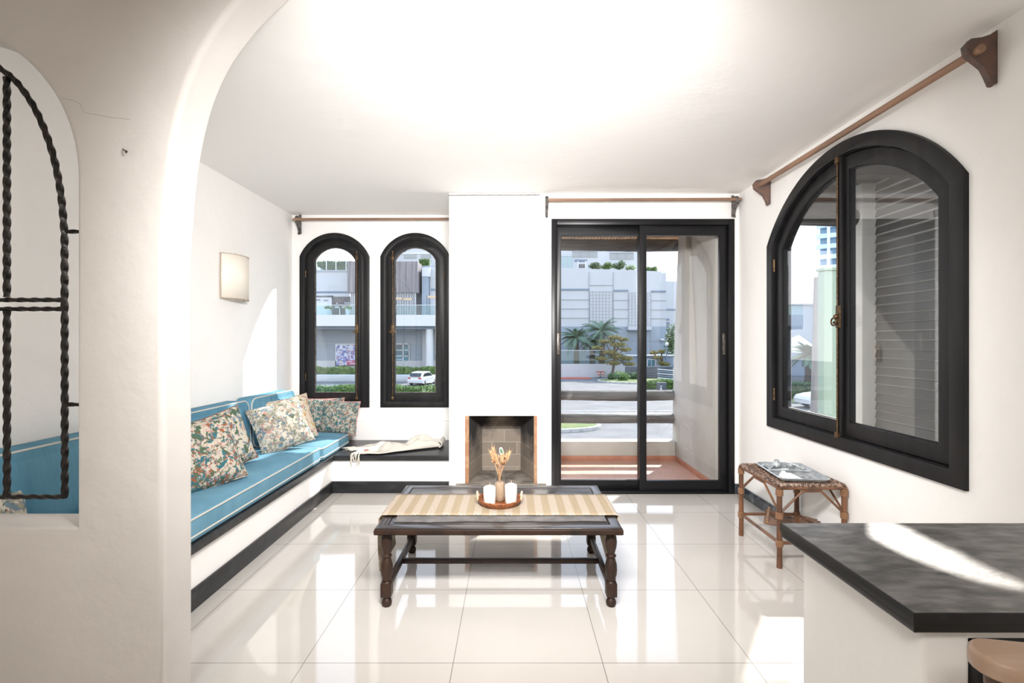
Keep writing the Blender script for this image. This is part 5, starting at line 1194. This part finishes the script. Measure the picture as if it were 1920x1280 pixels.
# view through the arched window
Yt = 150; tw = thing('residential_tower', 'tall blue glass tower with balcony bands in arched window', 'building', (XW(1534, Yt), Yt, GZ)); tw.rotation_euler = (0, 0, R(-32))
bm = B(); box(bm, (XW(1537, Yt), Yt, GZ), (XW(1640, Yt), Yt+14, 70)); obj('tower_core', bm, M['tower_glass'], tw, smooth=False)
bm = B(); z = 10
while z < 70: box(bm, (XW(1531, Yt), Yt-1.6, z), (XW(1640, Yt), Yt, z+1.25)); z += 3.05
obj('balcony_bands', bm, M['tower'], tw, smooth=False)
bm = B()
for x in (1548, 1568, 1600): box(bm, (XW(x, Yt), Yt-1.7, 8), (XW(x, Yt)+.8, Yt-1.5, 70))
obj('tower_fins', bm, M['white_trim'], tw, smooth=False)
mh = thing('grey_hall', 'long low grey hall behind the parked white car', 'building', (XW(1560, 60), 60, GZ)); bpart('wall', 'bl_grey', [(1440, 571, 1700, 705, 60)], mh, 8)
bpart('wall_panel', 'bl_band', [(1440, 640, 1540, 705, 59.8), (1600, 655, 1700, 700, 59.8)], mh, .1); bpart('roof_cap', 'bl_line', [(1440, 568, 1700, 571, 59.7)], mh, 8)
tn = thing('white_tent', 'white tent roof left of the green pole', 'tent', P(1500, 660, 50)); bm = B(); a = P(1475, 660, 50); b_ = P(1548, 662, 50); c_ = P(1498, 628, 52)
for q in ((a, b_, c_), (a, c_, a+Vector((0, 6, 0))), (b_, b_+Vector((0, 6, 0)), c_), (a+Vector((0, 6, 0)), c_, b_+Vector((0, 6, 0)))): bm.faces.new([bm.verts.new(v) for v in q])
obj('canopy', bm, M['white_trim'], tn, smooth=False); bm = B(); [tube(bm, [v, Vector((v.x, v.y, GZ))], .05, 6) for v in (a, b_)]; obj('post', bm, M['white_trim'], tn)
palm(1517, 665, 735, 38, 1.7, 'palm behind the white car in arched window', 31)
car((XW(1568, 31.5), 31.5, GZ), R(182), 'white saloon car parked on the street in arched window', L=4.4)
hedge(XW(1440, 37), XW(1700, 37), 36.5, 37.6, GZ, ZW(716, 37), 'dark green hedge behind the white car', 2600, 'leaf2', .13, 51)
bm = B(); box(bm, (XW(1440, 34), 33.8, GZ), (XW(1720, 34), 36.5, GZ+.05)); struct('ground_lawn', bm, M['grass'])
bm = B(); box(bm, (8.2, 14.0, GZ), (26, 21.5, GZ+.05)); struct('ground_verge', bm, M['grass'])
gp = P(1551, 508, 9.0); bm = B(); box(bm, (gp.x-.12, 8.9, GZ), (gp.x+.12, 9.1, gp.z), .03); box(bm, (gp.x-.14, 8.88, gp.z), (gp.x+.14, 9.12, gp.z+.05), .01); setp(obj('concrete_post', bm, M['pole_green'], origin=(gp.x, 9, GZ)), 'pale green square concrete post outside arched window', 'post')
gp = P(1533, 520, 11.0); bm = B(); tube(bm, [(gp.x-.18, 11, GZ), (gp.x, 11, 0), (gp.x+.03, 11, gp.z)], [.15, .13, .10], 12); setp(obj('utility_pole', bm, M['pole_wood'], origin=(gp.x-.18, 11, GZ)), 'leaning grey wooden pole left of green post', 'pole')
lp_ = thing('street_lamp', 'black street lamp with white globe by the tower', 'lamp', P(1600, 735, 36)); bm = B(); tube(bm, [P(1600, 742, 36), P(1600, 700, 36), P(1600, 652, 36)], [.10, .07, .05], 8); obj('post', bm, M['bl_band'], lp_); bm = B(); ell(bm, P(1600, 646, 36), .24); obj('globe', bm, M['white_trim'], lp_)
